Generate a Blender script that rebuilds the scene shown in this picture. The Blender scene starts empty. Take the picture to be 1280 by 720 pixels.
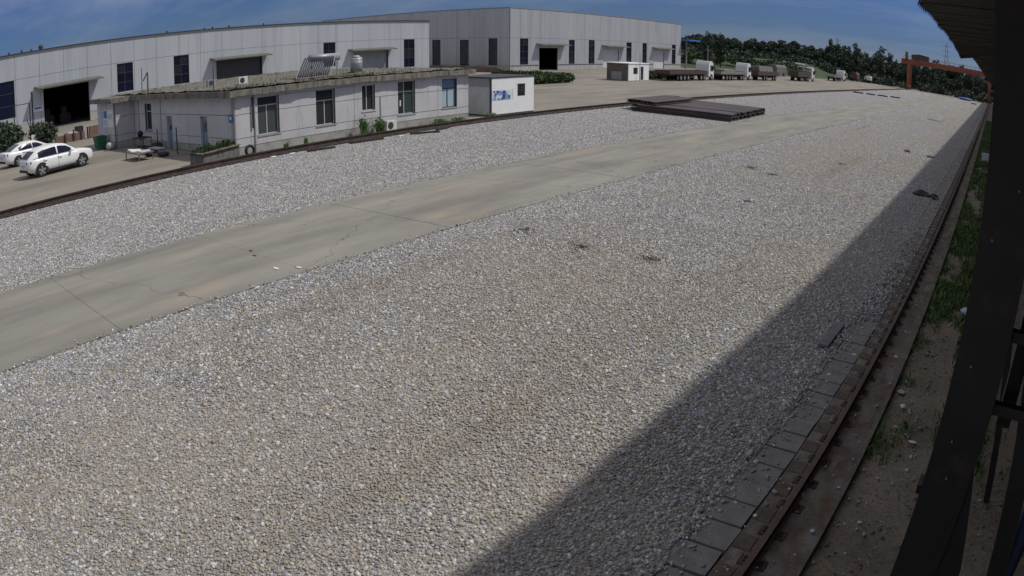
import bpy, math, random
import numpy as np
from mathutils import Vector, Matrix, noise as mnoise

random.seed(7); RNG = np.random.default_rng(7)
scene = bpy.context.scene
COL = scene.collection
R = math.radians

# ------------------------------------------------------------------ camera (wide surveillance lens, polynomial projection)
CAM_H = 5.1
cd = bpy.data.cameras.new('camera'); cam = bpy.data.objects.new('camera', cd); COL.objects.link(cam)
cd.type = 'PANO'; cd.sensor_fit = 'HORIZONTAL'; cd.sensor_width = 36.0; cd.sensor_height = 20.25
cd.clip_start = 0.02; cd.clip_end = 6000
F_MM = 934.868 * 36.0 / 1280.0
cy = cd
cy.panorama_type = 'FISHEYE_LENS_POLYNOMIAL'
cy.fisheye_fov = R(150)
cy.fisheye_polynomial_k0 = 0.0
cy.fisheye_polynomial_k1 = -1.0 / F_MM
cy.fisheye_polynomial_k2 = 0.0
cy.fisheye_polynomial_k3 = -0.0910041 / F_MM ** 3
cy.fisheye_polynomial_k4 = 0.0
cam.rotation_mode = 'QUATERNION'
cam.location = (0, 0, CAM_H)
CR = Matrix(((0.78863634, -0.202816, 0.58044672), (0.61484551, 0.25366684, -0.74673833), (0.0042104, 0.94579004, 0.3247514)))
cam.rotation_quaternion = CR.to_quaternion()
scene.camera = cam

# ------------------------------------------------------------------ sky, sun, exposure
SUN_EL, SUN_AZ = 53.0, 47.0          # azimuth measured from +Y towards +X
world = bpy.data.worlds.new('World'); scene.world = world; world.use_nodes = True
wn, wl = world.node_tree.nodes, world.node_tree.links
wn.clear()
out = wn.new('ShaderNodeOutputWorld'); bg = wn.new('ShaderNodeBackground')
sky = wn.new('ShaderNodeTexSky'); sky.sky_type = 'NISHITA'; sky.sun_disc = False
sky.sun_elevation = R(SUN_EL); sky.sun_rotation = R(SUN_AZ)
sky.altitude = 50; sky.air_density = 1.0; sky.dust_density = 0.4; sky.ozone_density = 4.0
tc = wn.new('ShaderNodeTexCoord')
sep = wn.new('ShaderNodeSeparateXYZ'); wl.new(tc.outputs['Generated'], sep.inputs[0])
zz = wn.new('ShaderNodeMath'); zz.operation = 'MAXIMUM'; wl.new(sep.outputs['Z'], zz.inputs[0]); zz.inputs[1].default_value = 0.0
za = wn.new('ShaderNodeMath'); za.operation = 'ADD'; wl.new(zz.outputs[0], za.inputs[0]); za.inputs[1].default_value = 0.16
dv = wn.new('ShaderNodeVectorMath'); dv.operation = 'DIVIDE'; wl.new(tc.outputs['Generated'], dv.inputs[0])
cmb = wn.new('ShaderNodeCombineXYZ')
for q in range(3): wl.new(za.outputs[0], cmb.inputs[q])
wl.new(cmb.outputs[0], dv.inputs[1])
mp = wn.new('ShaderNodeMapping'); mp.inputs['Scale'].default_value = (0.75, 1.5, 0.0); mp.inputs['Rotation'].default_value = (0, 0, 0.9); mp.inputs['Location'].default_value = (5.13, -6.93, 0)
nz = wn.new('ShaderNodeTexNoise'); nz.inputs['Scale'].default_value = 0.35; nz.inputs['Detail'].default_value = 7; nz.inputs['Roughness'].default_value = 0.6
cr = wn.new('ShaderNodeValToRGB'); cr.color_ramp.elements[0].position = 0.40; cr.color_ramp.elements[1].position = 0.72
cr.color_ramp.elements[1].color = (0.72, 0.72, 0.72, 1)
mx = wn.new('ShaderNodeMix'); mx.data_type = 'RGBA'
mx.inputs[7].default_value = (7.6, 7.4, 7.0, 1)
wl.new(dv.outputs[0], mp.inputs[0]); wl.new(mp.outputs[0], nz.inputs['Vector']); wl.new(nz.outputs['Fac'], cr.inputs[0])
tint = wn.new('ShaderNodeMix'); tint.data_type = 'RGBA'; tint.blend_type = 'MULTIPLY'; tint.inputs[0].default_value = 1.0; tint.inputs[7].default_value = (0.135, 0.19, 0.345, 1)
wl.new(sky.outputs[0], tint.inputs[6])
hz = wn.new('ShaderNodeMapRange'); hz.interpolation_type = 'SMOOTHSTEP'      # clouds fade into the haze at the horizon, all round
hz.inputs['From Min'].default_value = 0.0; hz.inputs['From Max'].default_value = 0.30; hz.inputs['To Min'].default_value = 0.12
wl.new(zz.outputs[0], hz.inputs['Value'])
cm = wn.new('ShaderNodeMath'); cm.operation = 'MULTIPLY'; wl.new(cr.outputs[0], cm.inputs[0]); wl.new(hz.outputs[0], cm.inputs[1])
wl.new(cm.outputs[0], mx.inputs[0]); wl.new(tint.outputs[2], mx.inputs[6]); wl.new(mx.outputs[2], bg.inputs['Color'])
bg.inputs['Strength'].default_value = 0.135
wl.new(bg.outputs[0], out.inputs['Surface'])

sd = bpy.data.lights.new('sun', 'SUN'); sun = bpy.data.objects.new('sun', sd); COL.objects.link(sun)
sd.energy = 2.7; sd.angle = R(2.0); sd.color = (1.0, 0.96, 0.88)
to_sun = Vector((math.sin(R(SUN_AZ)) * math.cos(R(SUN_EL)), math.cos(R(SUN_AZ)) * math.cos(R(SUN_EL)), math.sin(R(SUN_EL))))
sun.rotation_mode = 'QUATERNION'; sun.rotation_quaternion = to_sun.to_track_quat('Z', 'Y'); sun.location = (20, 20, 60)
scene.view_settings.view_transform = 'Standard'; scene.view_settings.look = 'None'
scene.view_settings.gamma = 1.0; scene.view_settings.exposure = 0.06; scene.view_settings.use_curve_mapping = False

# ------------------------------------------------------------------ materials
class NT:
    def __init__(s, name):
        s.m = bpy.data.materials.new(name); s.m.use_nodes = True
        s.n, s.l = s.m.node_tree.nodes, s.m.node_tree.links
        s.b = s.n['Principled BSDF']
    def new(s, t, **k):
        o = s.n.new(t)
        for a, v in k.items(): setattr(o, a, v)
        return o
    def pos(s, scale=(1, 1, 1), obj=False):
        m = s.new('ShaderNodeMapping'); m.inputs['Scale'].default_value = scale
        if obj:
            t = s.new('ShaderNodeTexCoord'); s.l.new(t.outputs['Object'], m.inputs[0])
        else:
            g = s.new('ShaderNodeNewGeometry'); s.l.new(g.outputs['Position'], m.inputs[0])
        return m.outputs[0]
    def noise(s, vec, scale, detail=4, rough=0.55):
        t = s.new('ShaderNodeTexNoise'); t.inputs['Scale'].default_value = scale; t.inputs['Detail'].default_value = detail; t.inputs['Roughness'].default_value = rough
        s.l.new(vec, t.inputs['Vector']); return t.outputs['Fac']
    def ramp(s, fac, stops, interp='LINEAR'):
        t = s.new('ShaderNodeValToRGB'); e = t.color_ramp.elements; t.color_ramp.interpolation = interp
        while len(e) < len(stops): e.new(0.5)
        for k, (p, c) in enumerate(stops):
            e[k].position = p; e[k].color = (*c, 1) if not isinstance(c, (int, float)) else (c, c, c, 1)
        s.l.new(fac, t.inputs[0]); return t.outputs[0]
    def mix(s, a, b, fac, blend='MIX'):
        t = s.new('ShaderNodeMix', data_type='RGBA', blend_type=blend)
        for v, i in ((a, 6), (b, 7)):
            if isinstance(v, tuple): t.inputs[i].default_value = (*v, 1)
            else: s.l.new(v, t.inputs[i])
        if isinstance(fac, (int, float)): t.inputs[0].default_value = fac
        else: s.l.new(fac, t.inputs[0])
        return t.outputs[2]
    def bump(s, h, strength=0.4, dist=0.02):
        t = s.new('ShaderNodeBump'); t.inputs['Strength'].default_value = strength; t.inputs['Distance'].default_value = dist
        s.l.new(h, t.inputs['Height']); s.l.new(t.outputs[0], s.b.inputs['Normal'])
    def base(s, c): 
        if isinstance(c, tuple): s.b.inputs['Base Color'].default_value = (*c, 1)
        else: s.l.new(c, s.b.inputs['Base Color'])
    def rough(s, v): s.b.inputs['Roughness'].default_value = v

def worn(name, a, b, scale=1.5, rough=0.75, metal=0.0, streak=None, bump=0.0, bscale=20, c=None, cfac=(0.6, 0.75), stretch=(1, 1, 1)):
    t = NT(name); p = t.pos(stretch)
    n1 = t.noise(p, scale, 5, 0.6)
    col = t.mix(a, b, t.ramp(n1, [(0.32, 0.0), (0.68, 1.0)]))
    if c:
        n2 = t.noise(t.pos(streak or (1, 1, 1)), scale * 1.7, 6, 0.65)
        col = t.mix(col, c, t.ramp(n2, [(cfac[0], 0.0), (cfac[1], 1.0)]))
    t.base(col); t.rough(rough); t.b.inputs['Metallic'].default_value = metal
    if bump: t.bump(t.noise(t.pos(), bscale, 4), bump, 0.02)
    return t.m

def plain(name, c, rough=0.5, metal=0.0, spec=None):
    t = NT(name); p = t.pos((1, 1, 1))
    d = tuple(x * 0.82 for x in c)
    t.base(t.mix(d, c, t.noise(p, 3.0, 3))); t.rough(rough); t.b.inputs['Metallic'].default_value = metal
    if spec is not None: t.b.inputs['Specular IOR Level'].default_value = spec
    return t.m

def glass(name, c=(0.02, 0.025, 0.03)):
    t = NT(name); t.base(c); t.rough(0.12); t.b.inputs['Specular IOR Level'].default_value = 0.5
    return t.m

M = {}
# gravel stones: one colour per stone
t = NT('gravel_stone')
g = t.new('ShaderNodeNewGeometry')
c = t.ramp(g.outputs['Random Per Island'], [(0.0, (0.25, 0.245, 0.24)), (0.13, (0.41, 0.395, 0.365)), (0.27, (0.165, 0.165, 0.175)), (0.37, (0.45, 0.385, 0.285)),
    (0.5, (0.35, 0.36, 0.39)), (0.62, (0.31, 0.235, 0.16)), (0.70, (0.56, 0.56, 0.555)), (0.82, (0.37, 0.355, 0.335)), (0.91, (0.74, 0.73, 0.71)), (0.96, (0.2, 0.2, 0.225))], 'CONSTANT')
p = t.pos()
c = t.mix(c, (0.965, 0.99, 1.045), 1.0, 'MULTIPLY')
sx = t.new('ShaderNodeSeparateXYZ'); t.l.new(p, sx.inputs[0])
midst = t.new('ShaderNodeMapRange', interpolation_type='SMOOTHSTEP'); midst.inputs['From Min'].default_value = -13.4; midst.inputs['From Max'].default_value = -10.5; t.l.new(sx.outputs['X'], midst.inputs['Value'])
dirt = t.ramp(t.noise(t.pos((1, 0.5, 1)), 0.13, 6, 0.68), [(0.40, 0.0), (0.64, 0.6)])
c = t.mix(c, (0.36, 0.315, 0.255), t.mix((0, 0, 0), dirt, midst.outputs[0]))
c = t.mix(c, (0.30, 0.21, 0.14), t.ramp(t.noise(t.pos((0.8, 0.5, 1)), 0.9, 4, 0.6), [(0.60, 0.0), (0.75, 0.25)]))
c = t.mix(c, (0.15, 0.13, 0.105), t.ramp(t.noise(t.pos((1, 0.7, 1)), 0.75, 4, 0.7), [(0.63, 0.0), (0.74, 0.6)]))
mr = t.new('ShaderNodeMapping'); mr.inputs['Rotation'].default_value = (0, 0, 0.16); mr.inputs['Scale'].default_value = (1.5, 0.035, 1); t.l.new(p, mr.inputs[0])
c = t.mix(c, (0.26, 0.225, 0.18), t.ramp(t.noise(mr.outputs[0], 1.0, 3, 0.5), [(0.60, 0.0), (0.70, 0.4)]))
c = t.mix(c, (0.75, 0.74, 0.73), t.ramp(t.noise(p, 90, 2), [(0.35, 0.0), (0.8, 0.22)]), 'OVERLAY')
t.base(c); t.rough(0.85); M['stone'] = t.m
t = NT('gravel_bed_soil')
t.base(t.ramp(t.noise(t.pos(), 12, 6, 0.7), [(0.3, (0.22, 0.205, 0.185)), (0.7, (0.32, 0.30, 0.275))])); t.rough(0.95); M['bed'] = t.m
# concrete lane: streaks along the lane, dark patches, hairline cracks
t = NT('lane_concrete')
n1 = t.noise(t.pos((0.55, 0.12, 1)), 1.3, 6, 0.62); n2 = t.noise(t.pos((1.2, 0.06, 1)), 1.0, 4, 0.5); n3 = t.noise(t.pos(), 14, 5, 0.7)
c = t.ramp(n1, [(0.28, (0.172, 0.162, 0.142)), (0.5, (0.236, 0.224, 0.195)), (0.72, (0.295, 0.28, 0.245))])
c = t.mix(c, (0.14, 0.13, 0.115), t.ramp(n2, [(0.5, 0.0), (0.75, 0.5)]))
c = t.mix(c, (0.12, 0.112, 0.1), t.ramp(t.noise(t.pos((0.5, 0.22, 1)), 1.1, 5, 0.6), [(0.56, 0.0), (0.76, 0.45)]))
c = t.mix(c, (0.42, 0.33, 0.24), t.ramp(t.noise(t.pos((0.8, 0.25, 1)), 0.9, 4), [(0.56, 0.0), (0.75, 0.4)]))
c = t.mix(c, (0.12, 0.11, 0.1), t.ramp(n3, [(0.62, 0.0), (0.8, 0.4)]))
c = t.mix(c, (0.09, 0.085, 0.078), t.ramp(t.noise(t.pos((1, 0.6, 1)), 2.6, 5, 0.7), [(0.66, 0.0), (0.76, 0.6)]))
v = t.new('ShaderNodeTexVoronoi', feature='DISTANCE_TO_EDGE'); v.inputs['Scale'].default_value = 0.16
wv = t.new('ShaderNodeVectorMath', operation='ADD'); ns = t.new('ShaderNodeTexNoise'); ns.inputs['Scale'].default_value = 1.5
pp = t.pos(); t.l.new(pp, ns.inputs['Vector']); t.l.new(pp, wv.inputs[0]); t.l.new(ns.outputs['Color'], wv.inputs[1]); t.l.new(wv.outputs[0], v.inputs['Vector'])
c = t.mix(c, (0.07, 0.065, 0.06), t.ramp(v.outputs['Distance'], [(0.0, 0.75), (0.0035, 0.0)]))
t.base(c); t.rough(0.88); t.bump(n3, 0.25, 0.01); M['lane'] = t.m
# yard: dusty old concrete
t = NT('yard_concrete')
n1 = t.noise(t.pos((0.35, 0.1, 1)), 0.9, 6, 0.62); n3 = t.noise(t.pos(), 6, 6, 0.7)
c = t.ramp(n1, [(0.25, (0.14, 0.125, 0.105)), (0.5, (0.225, 0.202, 0.17)), (0.75, (0.285, 0.26, 0.22))])
c = t.mix(c, (0.09, 0.085, 0.08), t.ramp(n3, [(0.56, 0.0), (0.8, 0.55)]))
c = t.mix(c, (0.36, 0.28, 0.18), t.ramp(t.noise(t.pos((1.0, 0.15, 1)), 0.5, 4), [(0.58, 0.0), (0.8, 0.5)]))
t.base(c); t.rough(0.92); t.bump(n3, 0.3, 0.02); M['yard'] = t.m
t = NT('soil')
n1 = t.noise(t.pos(), 0.8, 6, 0.65); n3 = t.noise(t.pos(), 16, 6, 0.75)
c = t.ramp(n1, [(0.3, (0.19, 0.155, 0.115)), (0.7, (0.34, 0.285, 0.215))])
c = t.mix(c, (0.085, 0.07, 0.055), t.ramp(n3, [(0.46, 0.0), (0.7, 0.8)]))
c = t.mix(c, (0.42, 0.4, 0.36), t.ramp(t.noise(t.pos(), 45, 3), [(0.66, 0.0), (0.74, 0.8)]))
t.base(c); t.rough(0.95); t.bump(n3, 0.8, 0.05); M['soil'] = t.m
# track beam: concrete with rust
t = NT('beam_concrete')
n1 = t.noise(t.pos((1, 0.35, 1)), 3.0, 6, 0.65); n2 = t.noise(t.pos((1.5, 0.8, 1)), 2.2, 6, 0.7); n3 = t.noise(t.pos(), 30, 5, 0.75)
c = t.ramp(n1, [(0.3, (0.13, 0.112, 0.09)), (0.55, (0.22, 0.2, 0.17)), (0.75, (0.3, 0.28, 0.245))])
c = t.mix(c, (0.15, 0.085, 0.05), t.ramp(n2, [(0.44, 0.0), (0.62, 0.85)]))
c = t.mix(c, (0.05, 0.042, 0.036), t.ramp(n3, [(0.52, 0.0), (0.72, 0.75)]))
t.base(c); t.rough(0.95); t.bump(n3, 0.8, 0.03); M['beam'] = t.m
M['block'] = worn('block_concrete', (0.17, 0.163, 0.152), (0.245, 0.237, 0.222), 4, 0.9, bump=0.4, bscale=40)
M['rust_rail'] = worn('rail_rust', (0.075, 0.052, 0.04), (0.135, 0.085, 0.056), 6, 0.75, 0.15, c=(0.17, 0.10, 0.06), cfac=(0.5, 0.7), stretch=(1, 0.2, 1))
M['dark_rail'] = worn('rail_dark', (0.035, 0.028, 0.025), (0.085, 0.06, 0.05), 3, 0.6, 0.3)
M['pad_brown'] = worn('pad_brown', (0.075, 0.055, 0.042), (0.14, 0.11, 0.085), 7, 0.95)
M['plate'] = worn('plate_rust', (0.045, 0.03, 0.024), (0.1, 0.06, 0.04), 9, 0.8, 0.2)
M['beam_steel'] = worn('steel_beam_rust', (0.06, 0.048, 0.05), (0.125, 0.095, 0.092), 0.9, 0.62, 0.25, c=(0.11, 0.06, 0.045), cfac=(0.55, 0.75), stretch=(0.3, 1, 1))
M['black_steel'] = worn('dark_paint', (0.013, 0.012, 0.012), (0.03, 0.025, 0.023), 3, 0.5, c=(0.045, 0.03, 0.024), cfac=(0.56, 0.75))
M['bolt'] = plain('bolt_zinc', (0.35, 0.34, 0.33), 0.5, 0.4)
M['blue_pipe'] = plain('blue_pipe_paint', (0.03, 0.06, 0.12), 0.5)
M['roof_under'] = worn('roof_sheet_back', (0.065, 0.063, 0.058), (0.11, 0.10, 0.09), 0.8, 0.6, 0.1, c=(0.07, 0.045, 0.03), cfac=(0.55, 0.75))
M['roof_edge'] = plain('roof_edge_blue', (0.02, 0.045, 0.32), 0.5)
# walls
def cladding(name, a, b, axis, pitch, strength=0.5):
    t = NT(name)
    n1 = t.noise(t.pos((0.2, 0.2, 0.06)), 1.2, 5, 0.6)
    c = t.mix(a, b, t.ramp(n1, [(0.3, 0.0), (0.7, 1.0)]))
    n2 = t.noise(t.pos((1.3, 1.3, 0.05)), 1.0, 4, 0.6)
    c = t.mix(c, tuple(x * 0.66 for x in a), t.ramp(n2, [(0.5, 0.0), (0.78, 0.6)]))
    c = t.mix(c, tuple(x * 0.8 for x in b), t.ramp(t.noise(t.pos((4.0, 4.0, 0.03)), 1.0, 3, 0.6), [(0.55, 0.0), (0.75, 0.5)]))
    t.base(c); t.rough(0.55)
    w = t.new('ShaderNodeTexWave', wave_type='BANDS', bands_direction=axis, wave_profile='SAW'); w.inputs['Scale'].default_value = 0.314 / pitch; 
    t.l.new(t.pos(), w.inputs['Vector']); t.bump(w.outputs['Fac'], strength * 1.6, 0.10)
    return t.m
M['clad_v'] = cladding('warehouse_cladding_upright', (0.42, 0.447, 0.475), (0.495, 0.525, 0.55), 'Y', 0.45)
M['clad_h'] = cladding('warehouse_cladding_level', (0.425, 0.445, 0.475), (0.505, 0.525, 0.555), 'Z', 0.5)
M['clad_core'] = plain('wall_core', (0.13, 0.13, 0.13), 0.9)
M['plinth'] = worn('plinth_render', (0.33, 0.32, 0.31), (0.42, 0.41, 0.39), 0.7, 0.9, c=(0.2, 0.17, 0.15), cfac=(0.55, 0.8))
M['canopy_grey'] = worn('door_canopy_metal', (0.10, 0.10, 0.085), (0.16, 0.155, 0.135), 1.2, 0.7)
M['roof_grey'] = plain('warehouse_roof', (0.25, 0.26, 0.27), 0.6)
M['white_door'] = worn('roller_door_white', (0.55, 0.56, 0.58), (0.65, 0.66, 0.67), 1.0, 0.5)
M['grey_door'] = worn('roller_door_grey', (0.22, 0.24, 0.25), (0.3, 0.32, 0.33), 1.0, 0.6)
M['dark_glass'] = glass('dark_window_glass')
M['blue_glass'] = glass('blue_window_glass', (0.008, 0.011, 0.032))
M['pale_glass'] = plain('papered_glass', (0.40, 0.52, 0.60), 0.25)
M['pale_blue_glass'] = plain('blue_papered_glass', (0.16, 0.24, 0.36), 0.25)
M['green_glass'] = glass('greenish_glass', (0.06, 0.11, 0.10))
M['mid_glass'] = glass('grey_glass', (0.06, 0.07, 0.075))
M['frame_white'] = plain('frame_white', (0.55, 0.56, 0.56), 0.5)
M['frame_dark'] = plain('frame_dark', (0.045, 0.045, 0.05), 0.5)
M['shed_wall'] = worn('shed_render', (0.45, 0.447, 0.465), (0.54, 0.537, 0.55), 0.8, 0.9, c=(0.26, 0.245, 0.225), cfac=(0.56, 0.82), streak=(2.4, 2.4, 0.2), bump=0.2, bscale=18)
M['shed_base'] = worn('shed_base_render', (0.30, 0.295, 0.285), (0.38, 0.375, 0.36), 0.9, 0.9, c=(0.2, 0.19, 0.13), cfac=(0.5, 0.75), bump=0.2, bscale=18)
M['slab'] = worn('roof_slab_concrete', (0.13, 0.12, 0.10), (0.25, 0.235, 0.2), 2.5, 0.95, c=(0.05, 0.048, 0.04), cfac=(0.5, 0.72), streak=(1, 1, 0.4), bump=0.7, bscale=10)
M['roof_top'] = worn('roof_moss', (0.10, 0.09, 0.072), (0.2, 0.185, 0.155), 1.6, 0.95, c=(0.055, 0.065, 0.035), cfac=(0.5, 0.7), bump=0.6, bscale=8)
M['cabin_white'] = worn('cabin_white_paint', (0.77, 0.78, 0.79), (0.84, 0.84, 0.84), 1.3, 0.5, c=(0.58, 0.56, 0.53), cfac=(0.64, 0.82), streak=(2, 2, 0.3))
M['cabin_shaded'] = worn('cabin_white_shaded', (0.40, 0.43, 0.45), (0.5, 0.53, 0.545), 1.3, 0.5)  # white cabin's end wall, its shade put into a greyer colour
M['cabin_dark'] = plain('cabin_dark_trim', (0.045, 0.047, 0.05), 0.6)
M['cabin_brown'] = worn('booth_brown_side', (0.10, 0.085, 0.07), (0.15, 0.13, 0.11), 2, 0.8)  # side wall, browner and much darker than the white front
t = NT('blurred_blue_print')
vo = t.new('ShaderNodeTexVoronoi'); vo.inputs['Scale'].default_value = 3.2; t.l.new(t.pos((1, 1.2, 0.9)), vo.inputs['Vector'])
c = t.ramp(vo.outputs['Color'], [(0.0, (0.05, 0.07, 0.24)), (0.3, (0.6, 0.65, 0.7)), (0.45, (0.2, 0.33, 0.52)), (0.62, (0.55, 0.7, 0.76)), (0.78, (0.11, 0.13, 0.38)), (0.9, (0.7, 0.73, 0.75))], 'CONSTANT')
t.base(c); t.rough(0.5); M['print'] = t.m
M['car_white'] = plain('car_paint_white', (0.80, 0.81, 0.82), 0.22)
M['car_glass'] = glass('car_glass', (0.008, 0.009, 0.02))
M['tyre'] = plain('tyre_rubber', (0.02, 0.02, 0.021), 0.85)
M['rim'] = plain('rim_alloy', (0.42, 0.43, 0.44), 0.35, 0.6)
M['rim_dark'] = plain('rim_dark_alloy', (0.09, 0.09, 0.1), 0.4, 0.5)
M['black_trim'] = plain('black_trim', (0.02, 0.02, 0.022), 0.6)
M['lamp_red'] = plain('tail_lamp_red', (0.2, 0.02, 0.03), 0.25)
M['lamp_clear'] = plain('head_lamp', (0.5, 0.52, 0.55), 0.15)
M['bin_green'] = plain('bin_green', (0.015, 0.12, 0.055), 0.5)
M['sack'] = worn('sack_pale', (0.38, 0.38, 0.39), (0.5, 0.5, 0.51), 6, 0.9)
M['sign_blue'] = plain('sign_blue', (0.03, 0.16, 0.42), 0.45)
M['paper'] = worn('paper_white', (0.62, 0.62, 0.61), (0.75, 0.75, 0.74), 8, 0.8)
M['paper_blue'] = worn('paper_pale_blue', (0.32, 0.42, 0.55), (0.48, 0.55, 0.64), 5, 0.7)
M['wood'] = worn('old_wood', (0.12, 0.09, 0.06), (0.24, 0.19, 0.14), 5, 0.9, bump=0.5, bscale=20)
M['plank_grey'] = worn('plank_grey', (0.13, 0.135, 0.14), (0.2, 0.205, 0.21), 4, 0.9)
M['wood_dark'] = worn('dark_timber', (0.02, 0.018, 0.016), (0.05, 0.042, 0.036), 5, 0.9, bump=0.5, bscale=20)
M['stone_wall'] = worn('planter_render', (0.11, 0.105, 0.1), (0.2, 0.19, 0.18), 3, 0.95, c=(0.06, 0.06, 0.05), cfac=(0.5, 0.75), streak=(2, 2, 0.6), bump=0.5, bscale=12)
M['brick_low'] = worn('low_brick', (0.14, 0.08, 0.06), (0.23, 0.15, 0.12), 2, 0.95, c=(0.1, 0.1, 0.09), cfac=(0.5, 0.75), bump=0.5, bscale=12)
M['orange'] = worn('crane_orange', (0.20, 0.055, 0.03), (0.29, 0.085, 0.04), 0.6, 0.7)
M['crane_dark'] = plain('crane_dark', (0.09, 0.055, 0.042), 0.7)
M['lorry_red'] = worn('lorry_red_brown', (0.05, 0.03, 0.028), (0.09, 0.05, 0.045), 1.4, 0.7)
M['lorry_grey'] = worn('lorry_grey_boards', (0.16, 0.15, 0.145), (0.24, 0.225, 0.215), 1.4, 0.7)
M['lorry_dark'] = worn('lorry_chassis', (0.02, 0.018, 0.017), (0.045, 0.035, 0.032), 2, 0.8)
M['lorry_white'] = plain('lorry_white_paint', (0.78, 0.79, 0.80), 0.3)
M['tarp_grey'] = worn('tarp_grey_green', (0.09, 0.1, 0.085), (0.16, 0.165, 0.145), 2, 0.9)
M['tarp_blue'] = plain('tarp_blue', (0.04, 0.12, 0.45), 0.6)
M['blue_roof'] = plain('blue_sheet', (0.03, 0.2, 0.55), 0.5)
M['ac_white'] = plain('ac_white', (0.7, 0.71, 0.7), 0.5)
M['tank'] = plain('tank_steel', (0.36, 0.37, 0.38), 0.5, 0.2)
M['tube'] = plain('solar_tube', (0.02, 0.025, 0.04), 0.45)
M['bag_black'] = plain('bag_black', (0.012, 0.012, 0.013), 0.7)
M['rusty_pipe'] = worn('rusty_pipe', (0.06, 0.04, 0.035), (0.12, 0.08, 0.06), 5, 0.8)
M['galv'] = plain('galvanised', (0.33, 0.34, 0.35), 0.5, 0.3)
M['bark'] = worn('bark', (0.045, 0.035, 0.028), (0.09, 0.075, 0.06), 6, 0.95)
def leafm(name, a, b, cc):
    t = NT(name); g = t.new('ShaderNodeNewGeometry'); oi = t.new('ShaderNodeObjectInfo')
    c = t.ramp(g.outputs['Random Per Island'], [(0.0, a), (0.5, b), (1.0, cc)])
    c = t.mix(c, tuple(x * 0.6 for x in a), t.ramp(oi.outputs['Random'], [(0.0, 0.0), (1.0, 0.55)]))
    t.base(c); t.rough(0.7)
    return t.m
M['leaf'] = leafm('tree_leaves', (0.036, 0.056, 0.036), (0.052, 0.08, 0.046), (0.075, 0.105, 0.06))  # greens paled and blued, distance haze put into the leaf colour
M['hedge'] = leafm('hedge_leaves', (0.022, 0.05, 0.014), (0.04, 0.08, 0.02), (0.065, 0.11, 0.03))
M['grass'] = leafm('grass_blades', (0.075, 0.16, 0.035), (0.12, 0.22, 0.05), (0.22, 0.24, 0.10))
M['tuft'] = leafm('dry_tuft', (0.15, 0.125, 0.09), (0.21, 0.18, 0.13), (0.26, 0.23, 0.18))
M['dry'] = leafm('dry_weeds', (0.06, 0.055, 0.035), (0.11, 0.092, 0.062), (0.16, 0.135, 0.095))
t = NT('bank_grass')
t.base(t.ramp(t.noise(t.pos(), 0.35, 6, 0.7), [(0.3, (0.025, 0.038, 0.016)), (0.55, (0.045, 0.068, 0.024)), (0.75, (0.085, 0.1, 0.05))])); t.rough(0.95); M['bank'] = t.m
t = NT('tree_backdrop')
t.base(t.ramp(t.noise(t.pos(), 0.6, 6, 0.7), [(0.3, (0.015, 0.025, 0.012)), (0.7, (0.035, 0.055, 0.024))])); t.rough(0.95); M['backdrop'] = t.m
t = NT('far_ground')
t.base(t.ramp(t.noise(t.pos(), 0.05, 6, 0.65), [(0.35, (0.2, 0.18, 0.15)), (0.6, (0.27, 0.25, 0.21))])); t.rough(0.95); M['ground'] = t.m

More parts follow.
